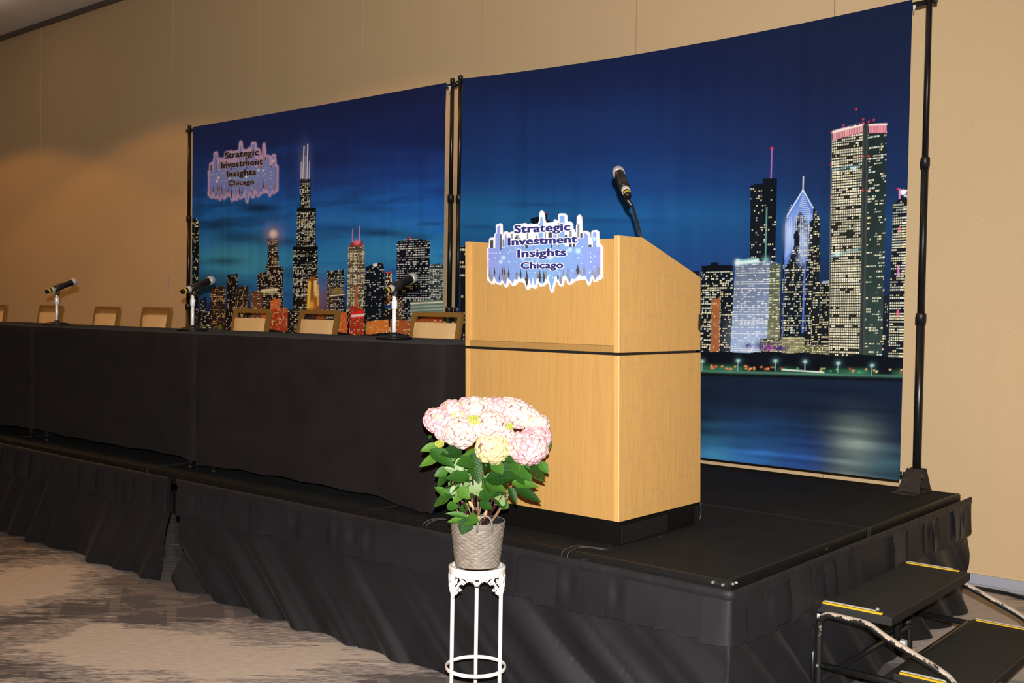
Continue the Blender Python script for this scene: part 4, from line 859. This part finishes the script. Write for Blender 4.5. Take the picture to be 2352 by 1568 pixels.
for i_, q in enumerate(SG_DARK): layer('printed_tower', [rect(q)], 'sign_dark', .0058+i_*.00001)
for k, (cx, zt, zb, hw, dk) in enumerate(SG_TREE): layer('printed_tree', [tree_poly(cx, zt, zb, hw*1.15, k)], 'sign_dark' if dk else 'sign_grey', (.00595 if dk else .0057)+k*.00001)
strokes = []
for ln in SG_LINES:
    for (u0, v0), (u1, v1) in zip(ln[:-1], ln[1:]):
        L = math.hypot(u1-u0, v1-v0); nx, ny = -(v1-v0)/L*1.8, (u1-u0)/L*1.8; strokes.append([(u0+nx, v0+ny), (u1+nx, v1+ny), (u1-nx, v1-ny), (u0-nx, v0-ny)])
for i_, q in enumerate(strokes): layer('circuit_line', [q], 'sign_line', .00540+i_*.000004)
for i_, (u, v, r) in enumerate(SG_GLOW): layer('glow_dot', [circ(u, v, r)], 'sign_glow', .00552+i_*.00001)
for i_, (u, v, r) in enumerate(SG_DOTS+[(u, v, r*.55) for u, v, r in SG_GLOW]): layer('circuit_dot', [circ(u, v, r)], 'sign_dot', .00562+i_*.000004)
b = MB(); [letter(b, 1, *q, place_sign, .0063) for q in SG_TEXT]; b.build('lettering_outline', 'sign_white', sign)
b = MB(); [letter(b, 0, *q, place_sign, .0067) for q in SG_TEXT]; o = b.build('lettering', 'sign_navy', sign); o['label'] = 'navy lettering reading Strategic Investment Insights Chicago'

# ------------------------------------------------------------------ microphones
def orient(p, d):
    d = Vector(d).normalized(); return Matrix.Translation(Vector(p)) @ d.to_track_quat('Z', 'Y').to_matrix().to_4x4()
def mic_parts(t):
    L = True
    MB().lathe([(0, 0), (.0135, 0), (.0140, .003), (.0145, .040)], n=20).build('tail_cap', 'mic_black', t, L)
    MB().lathe([(.0150, .014), (.0150, .027)], n=20).build('tail_label', 'mic_yellow', t, L)
    MB().lathe([(.0145, .040), (.0180, .042), (.0186, .060), (.0180, .064)], n=20).build('ring', 'mic_band', t, L)
    MB().lathe([(.0180, .064), (.0185, .10), (.0195, .16), (.0215, .195), (.0215, .205)], n=20).build('body', 'mic_black', t, L)
    b = MB(); b.grid([[(.0222*math.cos(q), .0222*math.sin(q), z) for q in np.linspace(-.9, .9, 9)] for z in (.175, .182, .190)], True); b.build('red_mark', 'mic_red', t, L)
    r = .0265; MB().lathe([(.0200, .205), (.0255, .207), (.0258, .214)]+[(r*math.cos(q), .222+r*math.sin(q)*1.15) for q in np.linspace(.0, PI/2-.02, 9)]+[(0, .222+r*1.15)], n=24).build('grille', 'grille_silver', t, L)
def mic(label, tail, d):
    t = thing('microphone', label, 'microphone', tail, 'wireless handheld microphones'); mic_parts(t); t.matrix_world = orient(tail, d); return t
def mic_clip_on(stand_o, tail, d, foot):
    """the holder cup gripping the microphone body"""
    c = Vector(tail)+Vector(d).normalized()*.095; M = orient(tail, d).to_3x3()
    b = MB(); b.lathe([(.0192, -.035), (.0225, -.033), (.0230, .035), (.0198, .037)], tuple(c), 18, True, M)
    b.build('clip', 'black_plastic', stand_o)
    MB().tube(smoothpath([foot, Vector(foot)*.5+Vector(c)*.5+Vector((0, 0, -.012)), c-M @ Vector((0, 0, .0))+Vector((0, 0, -.018))], 4), [.013]*4+[.012]*4+[.015], 12).build('clip_neck', 'black_plastic', stand_o)
desk = [((905, 771), (881, 675), 'desk microphone stand on the table nearest the lectern', 'handheld microphone on the table stand nearest the lectern', 3.62),
        ((442, 756), (418, 671), 'desk microphone stand where the first and second cloths meet', 'handheld microphone in front of the left backdrop pole', 3.62),
        ((130, 744), (102, 674), 'leftmost desk microphone stand, before the bare wall', 'leftmost handheld microphone, against the bare wall', 3.62)]
for (bx, by), (tx, ty), l1, l2, yy in desk:
    p = on_y(bx, by, yy); x, y = p[0], yy; z0 = TZ+.0025
    t = thing('microphone_stand', l1, 'stand', (x, y, z0), 'desk microphone stands')
    MB().lathe([(0, z0), (.088, z0), (.090, z0+.006), (.085, z0+.013), (.055, z0+.019), (.02, z0+.024), (.014, z0+.034), (0, z0+.034)], (x, y, 0), 32).build('base', 'mic_black', t)
    MB().tube([(x, y, z0+.03), (x, y, z0+.155)], .0095, 14).build('pole', 'chrome', t)
    MB().lathe([(.011, z0+.148), (.0145, z0+.150), (.0145, z0+.186), (.012, z0+.192), (.009, z0+.194), (.009, z0+.215)], (x, y, 0), 16).build('clutch', 'chrome', t)
    d = Vector((-.08, .94, .34)).normalized(); 
    c = Vector((x+.004, y+.008, z0+.262)); tail = c-d*.095
    mic_clip_on(t, tail, d, (x, y, z0+.210)); m = mic(l2, tuple(tail), d)
# gooseneck on the lectern
g0 = on_y(1471, 543, 3.62); 
t = thing('gooseneck_mount', 'black gooseneck arm rising from the lectern top', 'microphone arm', (g0[0], 3.62, ZT-.07))
g1 = on_y(1462, 505, 3.63); g2 = on_y(1452, 472, 3.66); g3_ = on_y(1447, 462, 3.67)
pts = smoothpath([(g0[0]+.006, 3.62, 1.715), (g0[0], 3.62, g0[2]), g1, g2], 8); MB().tube(pts, .0062, 10).build('gooseneck', 'black_plastic', t)
MB().lathe([(0, 1.712), (.03, 1.712), (.03, 1.722), (.012, 1.735), (0, 1.735)], (g0[0]+.006, 3.62, 0), 20).build('mount_flange', 'black_metal', t)
vd = ray(1434, 430); vd = vd/np.linalg.norm(vd)
md = vd*.86+UX*.47-RX*.19
tl = on_y(1443, 451, 3.585); md = Vector(md).normalized()
mm = mic('handheld microphone on the gooseneck above the lectern', tuple(tl), md)
c = Vector(tl)+md*.10; M = orient(tl, md).to_3x3()
MB().lathe([(.0190, -.03), (.0225, -.028), (.0228, .03), (.0195, .032)], tuple(c), 18, True, M).build('clip', 'black_plastic', t)
MB().tube(smoothpath([pts[-1], Vector(pts[-1])*.4+c*.6+Vector((.006, 0, -.03)), c+Vector((0, 0, -.02))], 5), [.009]*5+[.010]*5+[.013], 12).build('clip_neck', 'black_plastic', t)

# ------------------------------------------------------------------ plant stand, basket, hydrangea
PT = 3.85; pc_ = at_t(1096, 1299, PT); SX, SYp = float(pc_[0]), float(pc_[1]); STZ = .575
vx, vy = CAM[0]-SX, CAM[1]-SYp; va = math.atan2(vy, vx)     # direction to the viewer
t = thing('plant_stand', 'white metal plant stand with scroll apron and slim legs', 'plant stand', (SX, SYp, 0))
MB().lathe([(0, STZ), (.088, STZ), (.090, STZ+.002), (.096, STZ+.003), (.1035, STZ), (.1045, STZ-.006), (.1025, STZ-.012), (.1035, STZ-.017), (.1015, STZ-.026), (.097, STZ-.030), (.094, STZ-.026), (.094, STZ-.012), (0, STZ-.012)], (SX, SYp, 0), 56).build('top', 'stand_white', t)
rb = MB()
for k in range(22):
    an = 2*PI*k/22; rb.tube([(SX+.083*math.cos(an), SYp+.083*math.sin(an), STZ+.001), (SX+.097*math.cos(an), SYp+.097*math.sin(an), STZ+.001)], .0016, 6)
rb.build('rim_lattice', 'stand_white', t)
LR = .1000; LEGA = [va+PI/3, va-PI/3, va+PI]
for an in LEGA:
    x, y = SX+LR*math.cos(an), SYp+LR*math.sin(an)
    MB().tube([(x, y, 0), (x, y, STZ-.02)], .0073, 12).build('leg', 'stand_white', t)
    MB().lathe([(0, 0), (.011, 0), (.011, .012), (.0073, .016)], (x, y, 0), 12).build('foot', 'stand_white', t)
ring = [(SX+(LR+.004)*math.cos(q), SYp+(LR+.004)*math.sin(q), .205) for q in np.linspace(0, 2*PI, 49)[:-1]]
rr = MB(); 
rr.lathe([(LR+.0105, .199), (LR+.0115, .205), (LR+.0105, .212), (LR+.006, .212), (LR+.005, .205), (LR+.006, .199), (LR+.0105, .199)], (SX, SYp, 0), 56); rr.build('ring', 'stand_white', t)
def cyl(an, z, r=LR): return (SX+r*math.cos(an), SYp+r*math.sin(an), z)
for a0 in LEGA:
    ap = MB()
    for sd in (-1, 1):
        # big S-scroll from the leg up to the rim, two curls and a leaf
        A = lambda q: a0+sd*q
        ap.tube([cyl(A(.07), STZ-.105), cyl(A(.11), STZ-.085), cyl(A(.19), STZ-.068), cyl(A(.29), STZ-.058), cyl(A(.40), STZ-.043), cyl(A(.52), STZ-.033)], [.003, .0045, .0055, .005, .0045, .004], 7)
        for (cq, cz, cr, tn) in ((.20, -.084, .0100, 1), (.36, -.066, .0085, -1), (.14, -.050, .010, 1), (.55, -.044, .0075, 1)):
            sp = [cyl(A(cq+(cr*(1-i/16))*math.cos(i*.62)/LR), STZ+cz+tn*(cr*(1-i/16))*math.sin(i*.62)) for i in range(14)]
            ap.tube(sp, [.0036*(1-i/22) for i in range(14)], 6)
        ap.tube([cyl(A(.08), STZ-.03), cyl(A(.17), STZ-.048), cyl(A(.27), STZ-.034)], [.005, .0065, .004], 7)
        ap.tube([cyl(A(.88), STZ-.026), cyl(A(.95), STZ-.038), cyl(A(1.03), STZ-.050)], [.006, .005, .003], 6); ap.tube([cyl(A(.62), STZ-.026), cyl(A(.70), STZ-.036), cyl(A(.78), STZ-.030), cyl(A(.88), STZ-.036)], [.004, .0045, .0045, .003], 6)
        ap.tube([cyl(A(.40), STZ-.026), cyl(A(.46), STZ-.038), cyl(A(.44), STZ-.050)], [.004, .004, .002], 6)
    ap.build('apron_scroll', 'stand_white', t)

BZ0 = STZ+.0045; BZ1 = BZ0+.160
bk = thing('woven_basket', 'grey woven plastic basket planter with loop handles on the white stand', 'basket', (SX, SYp, BZ0))
rows, cols = 114, 408; th_ = np.linspace(0, 2*PI, cols+1)
A = []
for i in range(rows+1):
    q = i/rows; z = BZ0+q*(BZ1-BZ0-.004); R = .0795+.0185*q
    rw = q*19; ph = th_*19+(int(rw) % 2)*PI
    bump = (abs(math.sin(rw*PI))**.5)*.0021*(.55+.45*np.clip(np.sin(ph)*2.2, -1, 1))
    A.append(np.stack([SX+(R+bump)*np.cos(th_), SYp+(R+bump)*np.sin(th_), np.full(th_.shape, z)], -1))
MB().grid(np.array(A), True).build('woven_body', 'basket_weave', bk)
MB().lathe([(.0975, BZ1-.006), (.1005, BZ1-.003), (.1005, BZ1+.001), (.098, BZ1+.003), (.0955, BZ1+.001)], (SX, SYp, 0), 48).build('rim', 'basket_rim', bk)
MB().lathe([(.0965, BZ1+.001), (.094, BZ1-.004), (.090, BZ1-.035), (.0, BZ1-.036)], (SX, SYp, 0), 40).build('liner', 'liner_dark', bk)
MB().lathe([(.0, BZ0+.001), (.0785, BZ0+.001)], (SX, SYp, 0), 40).build('bottom', 'basket_rim', bk)
for base in (va+.26, va+PI+.26):
    pts = []
    for i in range(17):
        q = i/16*PI; da = .28*math.cos(q); hh = .047*math.sin(q)**.8 if 0 < i < 16 else 0
        pts.append((SX+.0985*math.cos(base+da), SYp+.0985*math.sin(base+da), BZ1-.012+hh+(-.012 if i in (0, 16) else 0)))
    MB().tube(pts, .0042, 8).build('handle', 'basket_rim', bk)

pl = thing('hydrangea', 'potted hydrangea with pink and cream flower heads and glossy green leaves', 'plant', (SX, SYp, BZ1-.034))
S_ = PT/FL/3.484; view = Vector(ray(1096, 1100)).normalized()
def cp(u, v, dz=0.0): 
    """crop pixel of the plant -> point at the plant's distance (dz: metres towards the viewer)"""
    return Vector(at_t(900+u/3.484, 880+v/3.484, PT-dz))
MB().lathe([(0, BZ1-.022), (.05, BZ1-.024), (.088, BZ1-.034)], (SX, SYp, 0), 28).build('soil', 'soil', pl)
# florets: four rounded cupped petals
def floret_mesh(name, mat, seed):
    """a rounded four-lobed floret, domed like a little cushion"""
    r = random.Random(seed); R = .0108; n = 12; V = [(0, 0, .20*R)]; K = [0.0]
    for fr_, z, k_ in ((.55, .16, .05), (.95, -.10, .55), (1.02, -.42, 1.0)):
        for j in range(n):
            an = 2*PI*j/n; lob = .86+.16*abs(math.cos(2*an+r.uniform(-.15, .15))); V.append((R*fr_*lob*math.cos(an), R*fr_*lob*math.sin(an), (z+r.uniform(-.04, .04))*R)); K.append(k_+(.25 if j % 3 == 0 and fr_ < .6 else 0))
    F = [(0, 1+j, 1+(j+1) % n) for j in range(n)]+[(1+q*n+j, 1+(q+1)*n+j, 1+(q+1)*n+(j+1) % n, 1+q*n+(j+1) % n) for q in range(2) for j in range(n)]
    me = bpy.data.meshes.new(name); me.from_pydata(V, [], F); me.polygons.foreach_set('use_smooth', [True]*len(F)); me.materials.append(MATS[mat])
    at = me.attributes.new('rim', 'FLOAT', 'POINT'); at.data.foreach_set('value', K); return me
FM = {m: [floret_mesh('floret', m, i) for i in range(3)] for m in ('petal_pink', 'petal_blush', 'petal_cream', 'petal_lime')}
heads = [(375, 300, 118, .045, 'petal_pink', .2), (485, 225, 105, .015, 'petal_pink', .3), (555, 390, 140, .075, 'petal_blush', .15), (672, 215, 125, .000, 'petal_blush', .3), (845, 215, 115, -.015, 'petal_pink', .5),
         (790, 345, 135, .065, 'petal_blush', .2), (1000, 245, 130, .010, 'petal_blush', .35), (1165, 330, 95, .02, 'petal_blush', .3), (805, 520, 135, .085, 'petal_cream', .1), (1090, 510, 155, .070, 'petal_pink', .15), (520, 280, 70, .05, 'petal_cream', .2),
         (590, 185, 80, -.01, 'petal_pink', .4), (930, 195, 95, -.01, 'petal_blush', .5), (1085, 285, 100, .02, 'petal_blush', .4), (1165, 430, 110, .04, 'petal_pink', .2), (700, 300, 70, .045, 'petal_blush', .3), (440, 385, 95, .055, 'petal_pink', .1), (900, 420, 80, .05, 'petal_blush', .2), (770, 190, 85, -.01, 'petal_blush', .5)]
cand = []
for hi, (u, v, rad, dz, mat, up) in enumerate(heads):
    R = rad*S_; c = cp(u, v, dz); n = int(96*(rad/130)**2*1.25)
    h = tag(bpy.data.objects.new('flower_head', None), None); COL.objects.link(h); h.empty_display_size = .01; h.parent = pl; h.location = c-wloc(pl)
    # inner mass so that no hole shows; its dark colour paints the crevice shade
    MB().lathe([(max(.0005, R*.86*math.cos(q)), R*.74*math.sin(q)) for q in np.linspace(-PI/2, PI/2, 9)], tuple(c), 14).build('flower_core', 'flower_gap_shade', h)
    ax = (-view*(1-up)+Vector((0, 0, 1))*up).normalized()
    for k in range(n):
        zf = 1-2*(k+.5)/n; ph = k*2.39996+hi; q = math.sqrt(1-zf*zf)
        nd = Vector((q*math.cos(ph), q*math.sin(ph), zf))
        p = c+Vector((nd.x*R, nd.y*R, nd.z*R*.86))+Vector([random.uniform(-1, 1)*R*.075 for _ in range(3)])
        mm_ = mat
        if random.random() < .05: mm_ = 'petal_cream' if mat != 'petal_cream' else 'petal_blush'
        cand.append((nd.dot(-view)+.25*nd.z, hi, h, p, nd, mm_, random.uniform(.78, 1.28)*(.92+.16*rad/140)))
cand.sort(key=lambda q: -q[0])
rest = {}
for idx, (sc, hi, h, p, nd, mm_, s) in enumerate(cand):
    jit = (nd+Vector([random.uniform(-.28, .28) for _ in range(3)])).normalized()
    M = Matrix.Translation(p-wloc(h)) @ jit.to_track_quat('Z', 'Y').to_matrix().to_4x4() @ Matrix.Rotation(random.uniform(0, PI), 4, 'Z') @ Matrix.Scale(s, 4)
    me = FM[mm_][idx % 3]
    if idx < 300:
        o_ = bpy.data.objects.new('floret', me); COL.objects.link(o_); o_.parent = h; o_.matrix_local = M
    elif sc > -1.0:
        b = rest.setdefault((hi, h), MB()); b.add([tuple(M @ v.co+wloc(h)) for v in me.vertices], [tuple(q.vertices) for q in me.polygons], True); b.rim = getattr(b, 'rim', [])+[d_.value for d_ in me.attributes['rim'].data]
for (hi, h), b in rest.items():
    o_ = tag(b.build('florets', heads[hi][4], h), kind='stuff'); at_ = o_.data.attributes.new('rim', 'FLOAT', 'POINT'); at_.data.foreach_set('value', b.rim)
# tight green flower buds
for (u, v, rad, dz) in ((655, 300, 52, .09), (935, 345, 32, .07), (380, 485, 34, .07), (530, 168, 26, .03)):
    R = rad*S_; c = cp(u, v, dz); b = MB()
    for k in range(46):
        zf = 1-2*(k+.5)/46; ph = k*2.4; q = math.sqrt(1-zf*zf); r_ = R*.23
        p = c+Vector((q*math.cos(ph)*R, q*math.sin(ph)*R, zf*R*.7)); b.lathe([(r_*math.cos(w), r_*math.sin(w)) for w in np.linspace(-PI/2, PI/2, 5)], tuple(p), 6)
    b.lathe([(R*.8*math.cos(w), R*.55*math.sin(w)) for w in np.linspace(-PI/2, PI/2, 5)], tuple(c), 8); b.build('flower_bud', 'petal_lime', pl)
# leaves: each a folded, serrated blade
def leaf_mesh(seed):
    r = random.Random(seed); b = MB(); n = 11; A = []
    fold = r.uniform(.12, .28); curl = r.uniform(-.10, .22); tw = r.uniform(-.2, .2)
    for i in range(n+1):
        q = i/n; w = .5*math.sin(PI*min(1, q**.80))**.85*(1-.25*q)+.004; ser = 1+.07*(i % 2)
        row = []
        for j in (-1, -.55, 0, .55, 1):
            y = j*w*(ser if abs(j) == 1 else 1); z = fold*abs(j)*w*1.3-curl*q*q+tw*y*q-.05*math.sin(q*PI)*(1-abs(j)); row.append((q, y, z))
        A.append(row)
    b.grid(A, True); me = bpy.data.meshes.new('leaf'); me.from_pydata(b.v, [], b.f); me.polygons.foreach_set('use_smooth', b.sm); return me
LM = {m: [leaf_mesh(i) for i in range(6)] for m in ('leaf_green', 'leaf_pale')}
for m in LM:
    for me in LM[m]: me.materials.append(MATS[m])
def leaf(base, tip, width, face, k, mat='leaf_green'):
    base, tip = Vector(base), Vector(tip); tip = tip+(tip-base)*.06; base = base-(tip-base)*.14; X = tip-base; L = X.length; X.normalize(); Z = (face-X*face.dot(X)).normalized(); Y = Z.cross(X)
    M = Matrix(((X.x*L, Y.x*width, Z.x*L*.5, 0), (X.y*L, Y.y*width, Z.y*L*.5, 0), (X.z*L, Y.z*width, Z.z*L*.5, 0), (0, 0, 0, 1))); M.translation = base-wloc(pl)
    o_ = bpy.data.objects.new('leaf', LM[mat][k % 6]); COL.objects.link(o_); o_.parent = pl; o_.matrix_local = M
LV = [(355,505,235,535,62,.03),(365,590,222,655,74,.05),(330,545,500,660,105,.06),(540,545,395,565,95,.04),(440,690,345,742,62,.03),(600,745,438,752,105,.08),(642,635,522,640,100,.085),(650,625,700,790,92,.075),(745,700,800,610,150,.05),(820,640,885,722,84,.085),(785,752,982,765,112,.08),(770,800,912,862,96,.075),(895,690,1015,690,120,.07),(980,635,1115,765,120,.06),(1075,655,1235,745,150,.045),(1120,735,1228,788,74,.02),(985,795,1168,832,72,.05),(1000,850,1192,938,84,.05),(945,845,1000,962,52,.06),(450,905,333,978,84,.06),(440,895,350,828,62,.045),(470,890,530,830,80,.05),(560,850,500,960,80,.05),(540,850,625,915,82,.075),(850,890,905,1000,90,.04),(735,910,835,860,80,.07),(450,985,535,985,72,.07),(610,980,540,1010,62,.05),(715,955,800,1005,70,.075),(600,1090,690,1100,90,.115),(605,1095,560,1205,92,.125),(565,1090,443,1102,52,.11),(590,1070,440,1032,42,.10),(900,560,965,625,110,.06),(560,590,640,680,110,.03),(960,600,1060,560,120,.03),(1000,690,1120,820,110,.05),(480,620,430,520,80,.03),(780,870,700,920,80,.06),(1150,600,1275,470,90,.01),(700,560,560,600,110,.04),(820,840,740,760,100,.06),(1010,640,960,740,90,.055),(1190,640,1252,715,60,.02),(310,420,300,440,26,.03),(870,455,915,400,70,.07),(880,960,930,1000,70,.02),(480,830,470,900,60,.02)]
PALE = [(560,700,425,675,80,.05),(540,610,560,710,70,.06),(600,745,640,700,90,.045),(640,800,720,850,110,.05),(690,770,650,640,60,.055),(760,780,810,720,70,.05),(500,830,500,930,60,.04),(850,965,890,900,80,.05),(620,870,560,790,90,.04),(760,850,640,870,90,.04)]
for k, (u0, v0, u1, v1, w, dz) in enumerate(LV):
    tilt_ = Vector([random.uniform(-.35, .35) for _ in range(3)]); leaf(cp(u0, v0, dz-.01), cp(u1, v1, dz+random.uniform(-.02, .02)), w*S_*1.45, (-view*.8+Vector((0, 0, .75))+tilt_), k)
for k, (u0, v0, u1, v1, w, dz) in enumerate(PALE): leaf(cp(u0, v0, dz-.01), cp(u1, v1, dz), w*S_*1.3, (-view+Vector((random.uniform(-.4, .4), 0, .2))), k, 'leaf_pale')
for k in range(26):     # darker leaves deeper inside and behind the crown
    an = random.uniform(0, 2*PI); rr_ = random.uniform(.03, .10); z = random.uniform(.83, .97); p = Vector((SX+rr_*math.cos(an), SYp+rr_*math.sin(an), z)); d = Vector((math.cos(an), math.sin(an), random.uniform(-.4, .2)))
    if d.dot(-view) > .35: continue
    leaf(p, p+d*random.uniform(.06, .09), .05, Vector((random.uniform(-.3, .3), random.uniform(-.3, .3), 1)), k)
for k in range(30):
    u, v = random.uniform(430, 1130), random.uniform(560, 860); an = random.uniform(0, 2*PI); l = random.uniform(85, 130)
    if v > 760 and (u < 480 or u > 1000): continue
    leaf(cp(u, v, random.uniform(-.01, .045)), cp(u+l*math.cos(an), v+l*.7*math.sin(an)+25, random.uniform(0, .05)), random.uniform(95, 135)*S_, -view*.7+Vector((random.uniform(-.4, .4), random.uniform(-.3, .3), random.uniform(.3, .9))), k)
# stems
for (u0, v0, u1, v1, dz, r_, m) in ((640,1100,622,600,.04,.0036,'stem_burgundy'),(665,1100,640,700,.05,.0036,'stem_burgundy'),(700,1100,735,760,.03,.0034,'stem_burgundy'),(740,1110,915,840,.05,.0036,'stem_burgundy'),(560,1095,570,800,.05,.0034,'stem_burgundy'),(520,1100,460,760,.03,.0036,'stem_burgundy'),(600,1090,565,940,.06,.003,'stem_burgundy'),(760,1110,960,600,.01,.0036,'stem_burgundy'),(880,1110,940,880,.04,.0026,'stem_woody'),(850,1100,885,980,.02,.0030,'stem_woody'),(620,1095,600,960,.05,.0026,'stem_woody'),(680,1100,690,950,.06,.0030,'stem_woody'),(700,1105,715,980,.05,.0030,'stem_woody'),(655,1095,640,920,.02,.0030,'stem_woody'),(500,1090,495,960,.02,.0026,'stem_woody'),(730,1110,760,1000,.06,.0028,'stem_woody'),(780,1110,830,960,.065,.0042,'stem_burgundy'),(690,1100,670,640,.00,.0036,'stem_burgundy'),(560,1090,430,560,.02,.0034,'stem_burgundy')):
    a_ = Vector((SX, SYp, BZ1-.028))+(cp(u0, v0, 0)-cp(700, v0, 0))*.42; e = cp(u1, v1, dz); mid = a_*.5+e*.5+Vector((random.uniform(-.006, .006), 0, .0))
    MB().tube(smoothpath([a_, mid, e], 5), r_, 7).build('stem', m, pl)
for (u, v, du, dv) in ((620, 950, 40, 60), (755, 945, -50, 10), (600, 1060, 40, 30), (680, 1085, 60, -20), (530, 1075, 40, 30), (740, 1075, 20, -60)): 
    o_ = leaf(cp(u, v, .055), cp(u+du, v+dv, .06), 30*S_, -view+Vector((.3, 0, .2)), 2, 'leaf_green'); COL.objects[-1].data = COL.objects[-1].data.copy(); COL.objects[-1].data.materials[0] = MATS['leaf_dry']; COL.objects[-1].name = 'dry_leaf'
b = MB(); p = cp(563, 1096, .11); b.add([p+Vector(RX)*(-.007)+Vector(UX)*.004, p+Vector(RX)*.007+Vector(UX)*.0045, p+Vector(RX)*.007-Vector(UX)*.004, p-Vector(RX)*.007-Vector(UX)*.004], [(0, 3, 2, 1)]); b.build('care_label', 'sign_white', pl)

# ------------------------------------------------------------------ portable steps
st_ = thing('stage_steps', 'black portable two-tread steps with yellow edge strips beside the stage', 'steps', (-1.40, 4.30, 0))
def tread(x0, x1, y0, y1, z, tapes):
    tr = MB().box(x0, x1, y0, y1, z-.034, z, bev=.004).build('tread', 'tread_edge', st_); tr_ = tr
    MB().box(x0+.018, x1-.012, y0+.02, y1-.02, z-.003, z+.0015).build('tread_mat', 'tread_black', tr_)
    for ye, sd in ((y0, 1), (y1, -1)):
        o1, o2, o3, o4 = (.004, .020, .0205, .034) if sd > 0 else (.016, .032, .003, .0155)
        ya, yb = sorted((ye+sd*o1, ye+sd*o2)); MB().box(x0+.02, x1-.04, ya, yb, z-.001, z+.0065, bev=.0015).build('edge_strip', 'yellow_tape', tr_)
        ya, yb = sorted((ye+sd*o3, ye+sd*o4)); MB().box(x0+.018, x1-.07, ya, yb, z-.001, z+.0072, bev=.001).build('edge_trim', 'white_tape', tr_)
tread(-1.672, -1.385, 3.818, 4.735, .412, 1); tread(-1.385, -1.075, 3.845, 4.785, .202, 1)
for ys in (3.795, 4.765):
    up = [(-1.648, ys, .0), (-1.648, ys, .15), (-1.648, ys, .335), (-1.641, ys, .362), (-1.622, ys, .377), (-1.60, ys, .380), (-1.54, ys, .379), (-1.475, ys, .376), (-1.445, ys, .366), (-1.40, ys, .343), (-1.30, ys, .303), (-1.205, ys, .264), (-1.165, ys, .240), (-1.145, ys, .205), (-1.138, ys, .16), (-1.135, ys, .0)]
    MB().tube(smoothpath(up, 4), .0135, 12).build('side_rail', 'tube_worn', st_)
    MB().tube([(-1.648, ys, .185), (-1.395, ys, .185), (-1.14, ys, .172)], .0125, 10).build('side_brace', 'black_metal', st_)
    MB().tube([(-1.672, ys, .0), (-1.672, ys, .33)], .0075, 8).build('leg_insert', 'black_metal', st_)
    MB().lathe([(0, -.008), (.008, -.006), (.0105, 0), (.008, .006), (0, .008)], (-1.678, ys-.012, .27), 10).build('pin', 'steel_bolt', st_)
    box('tread_bracket', 'black_metal', st_, -1.53, -1.47, ys+(.004 if ys < 4 else -.034), ys+(.034 if ys < 4 else -.004), .372, .380)
    MB().tube([(-1.648, ys-.016, .185), (-1.648, ys-.010, .185)], .006, 8).build('bolt', 'steel_bolt', st_)
box('latch_plate', 'white_tape', st_, -1.668, -1.650, 3.8145, 3.8175, .345, .372)
for x, z in ((-1.648, .125), (-1.40, .185)): MB().tube([(x, 3.795, z), (x, 4.765, z)], .0125, 10).build('crossbar', 'black_metal', st_)
MB().tube([(-1.53, 4.28, .168), (-1.53, 4.28, .380)], .013, 10).build('centre_post', 'black_metal', st_)
box('post_clip', 'white_tape', st_, -1.512, -1.49, 4.262, 4.285, .175, .20)
for y in (4.05, 4.5): MB().lathe([(0, -.006), (.007, -.003), (.007, .003), (0, .006)], (-1.072, y, .183), 8).build('bolt', 'steel_bolt', st_)
for x, y in ((-1.42, 3.87),): MB().lathe([(0, 0), (.008, 0), (.007, .008), (0, .011)], (x-.03, y-.02, .419), 10).build('rivet', 'steel_bolt', st_)

# ------------------------------------------------------------------ cables
def cable(label, pts, r, mat='cable_black', n=8): 
    o_ = MB().tube(smoothpath(pts, n), r, 8).build('cable', mat); 
    c = Vector(pts[0]); me = o_.data; me.transform(Matrix.Translation(-c)); o_.location = c; return tag(o_, label, 'cable')
for dx, sg_ in ((0, 'outer'), (.022, 'inner')):
    a_ = on_z(1415, 1257, SH); q = on_z(1372, 1262, SH)
    cable(f'{sg_} thin cable looping from the lectern plinth over the stage edge', [(a_[0]-.03, 3.335, SH+.005), (q[0]+.03+dx, 3.26-dx*.6, SH+.006), (q[0]-.06+dx*1.2, 3.20, SH+.012), (q[0]-.085+dx*1.2, 3.150, SH-.002), (q[0]-.088+dx*1.2, 3.140, SH-.022), (q[0]-.088+dx*1.2, 3.146, SH-.034)], .0027, 'cable_grey')
    q = on_z(1010, 1195, SH)
    cable(f'{sg_} thin cable arching from under the table over the stage edge', [(q[0]+.22+dx, 3.45, SH+.006), (q[0]+.10+dx, 3.30, SH+.008), (q[0]+.02+dx, 3.19, SH+.016), (q[0]-.012+dx, 3.148, SH-.002), (q[0]-.018+dx, 3.146, SH-.032)], .0027, 'cable_grey')
cable('black cable lying along the foot of the panelled wall', [(-2.3, 6.10, .012), (-1.68, 6.13, .012), (-1.5, 6.09, .012), (-1.1, 6.05, .012), (-.6, 6.08, .012)], .011)
q = on_z(1601, 1210, SH); cable('grey cable hanging at the back corner of the lectern', [(LXr-.012, 3.975, .70), (LXr-.008, 3.978, .66), (LXr-.012, 3.97, .622), (LXr-.05, 3.99, SH+.005)], .0035, 'cable_grey')
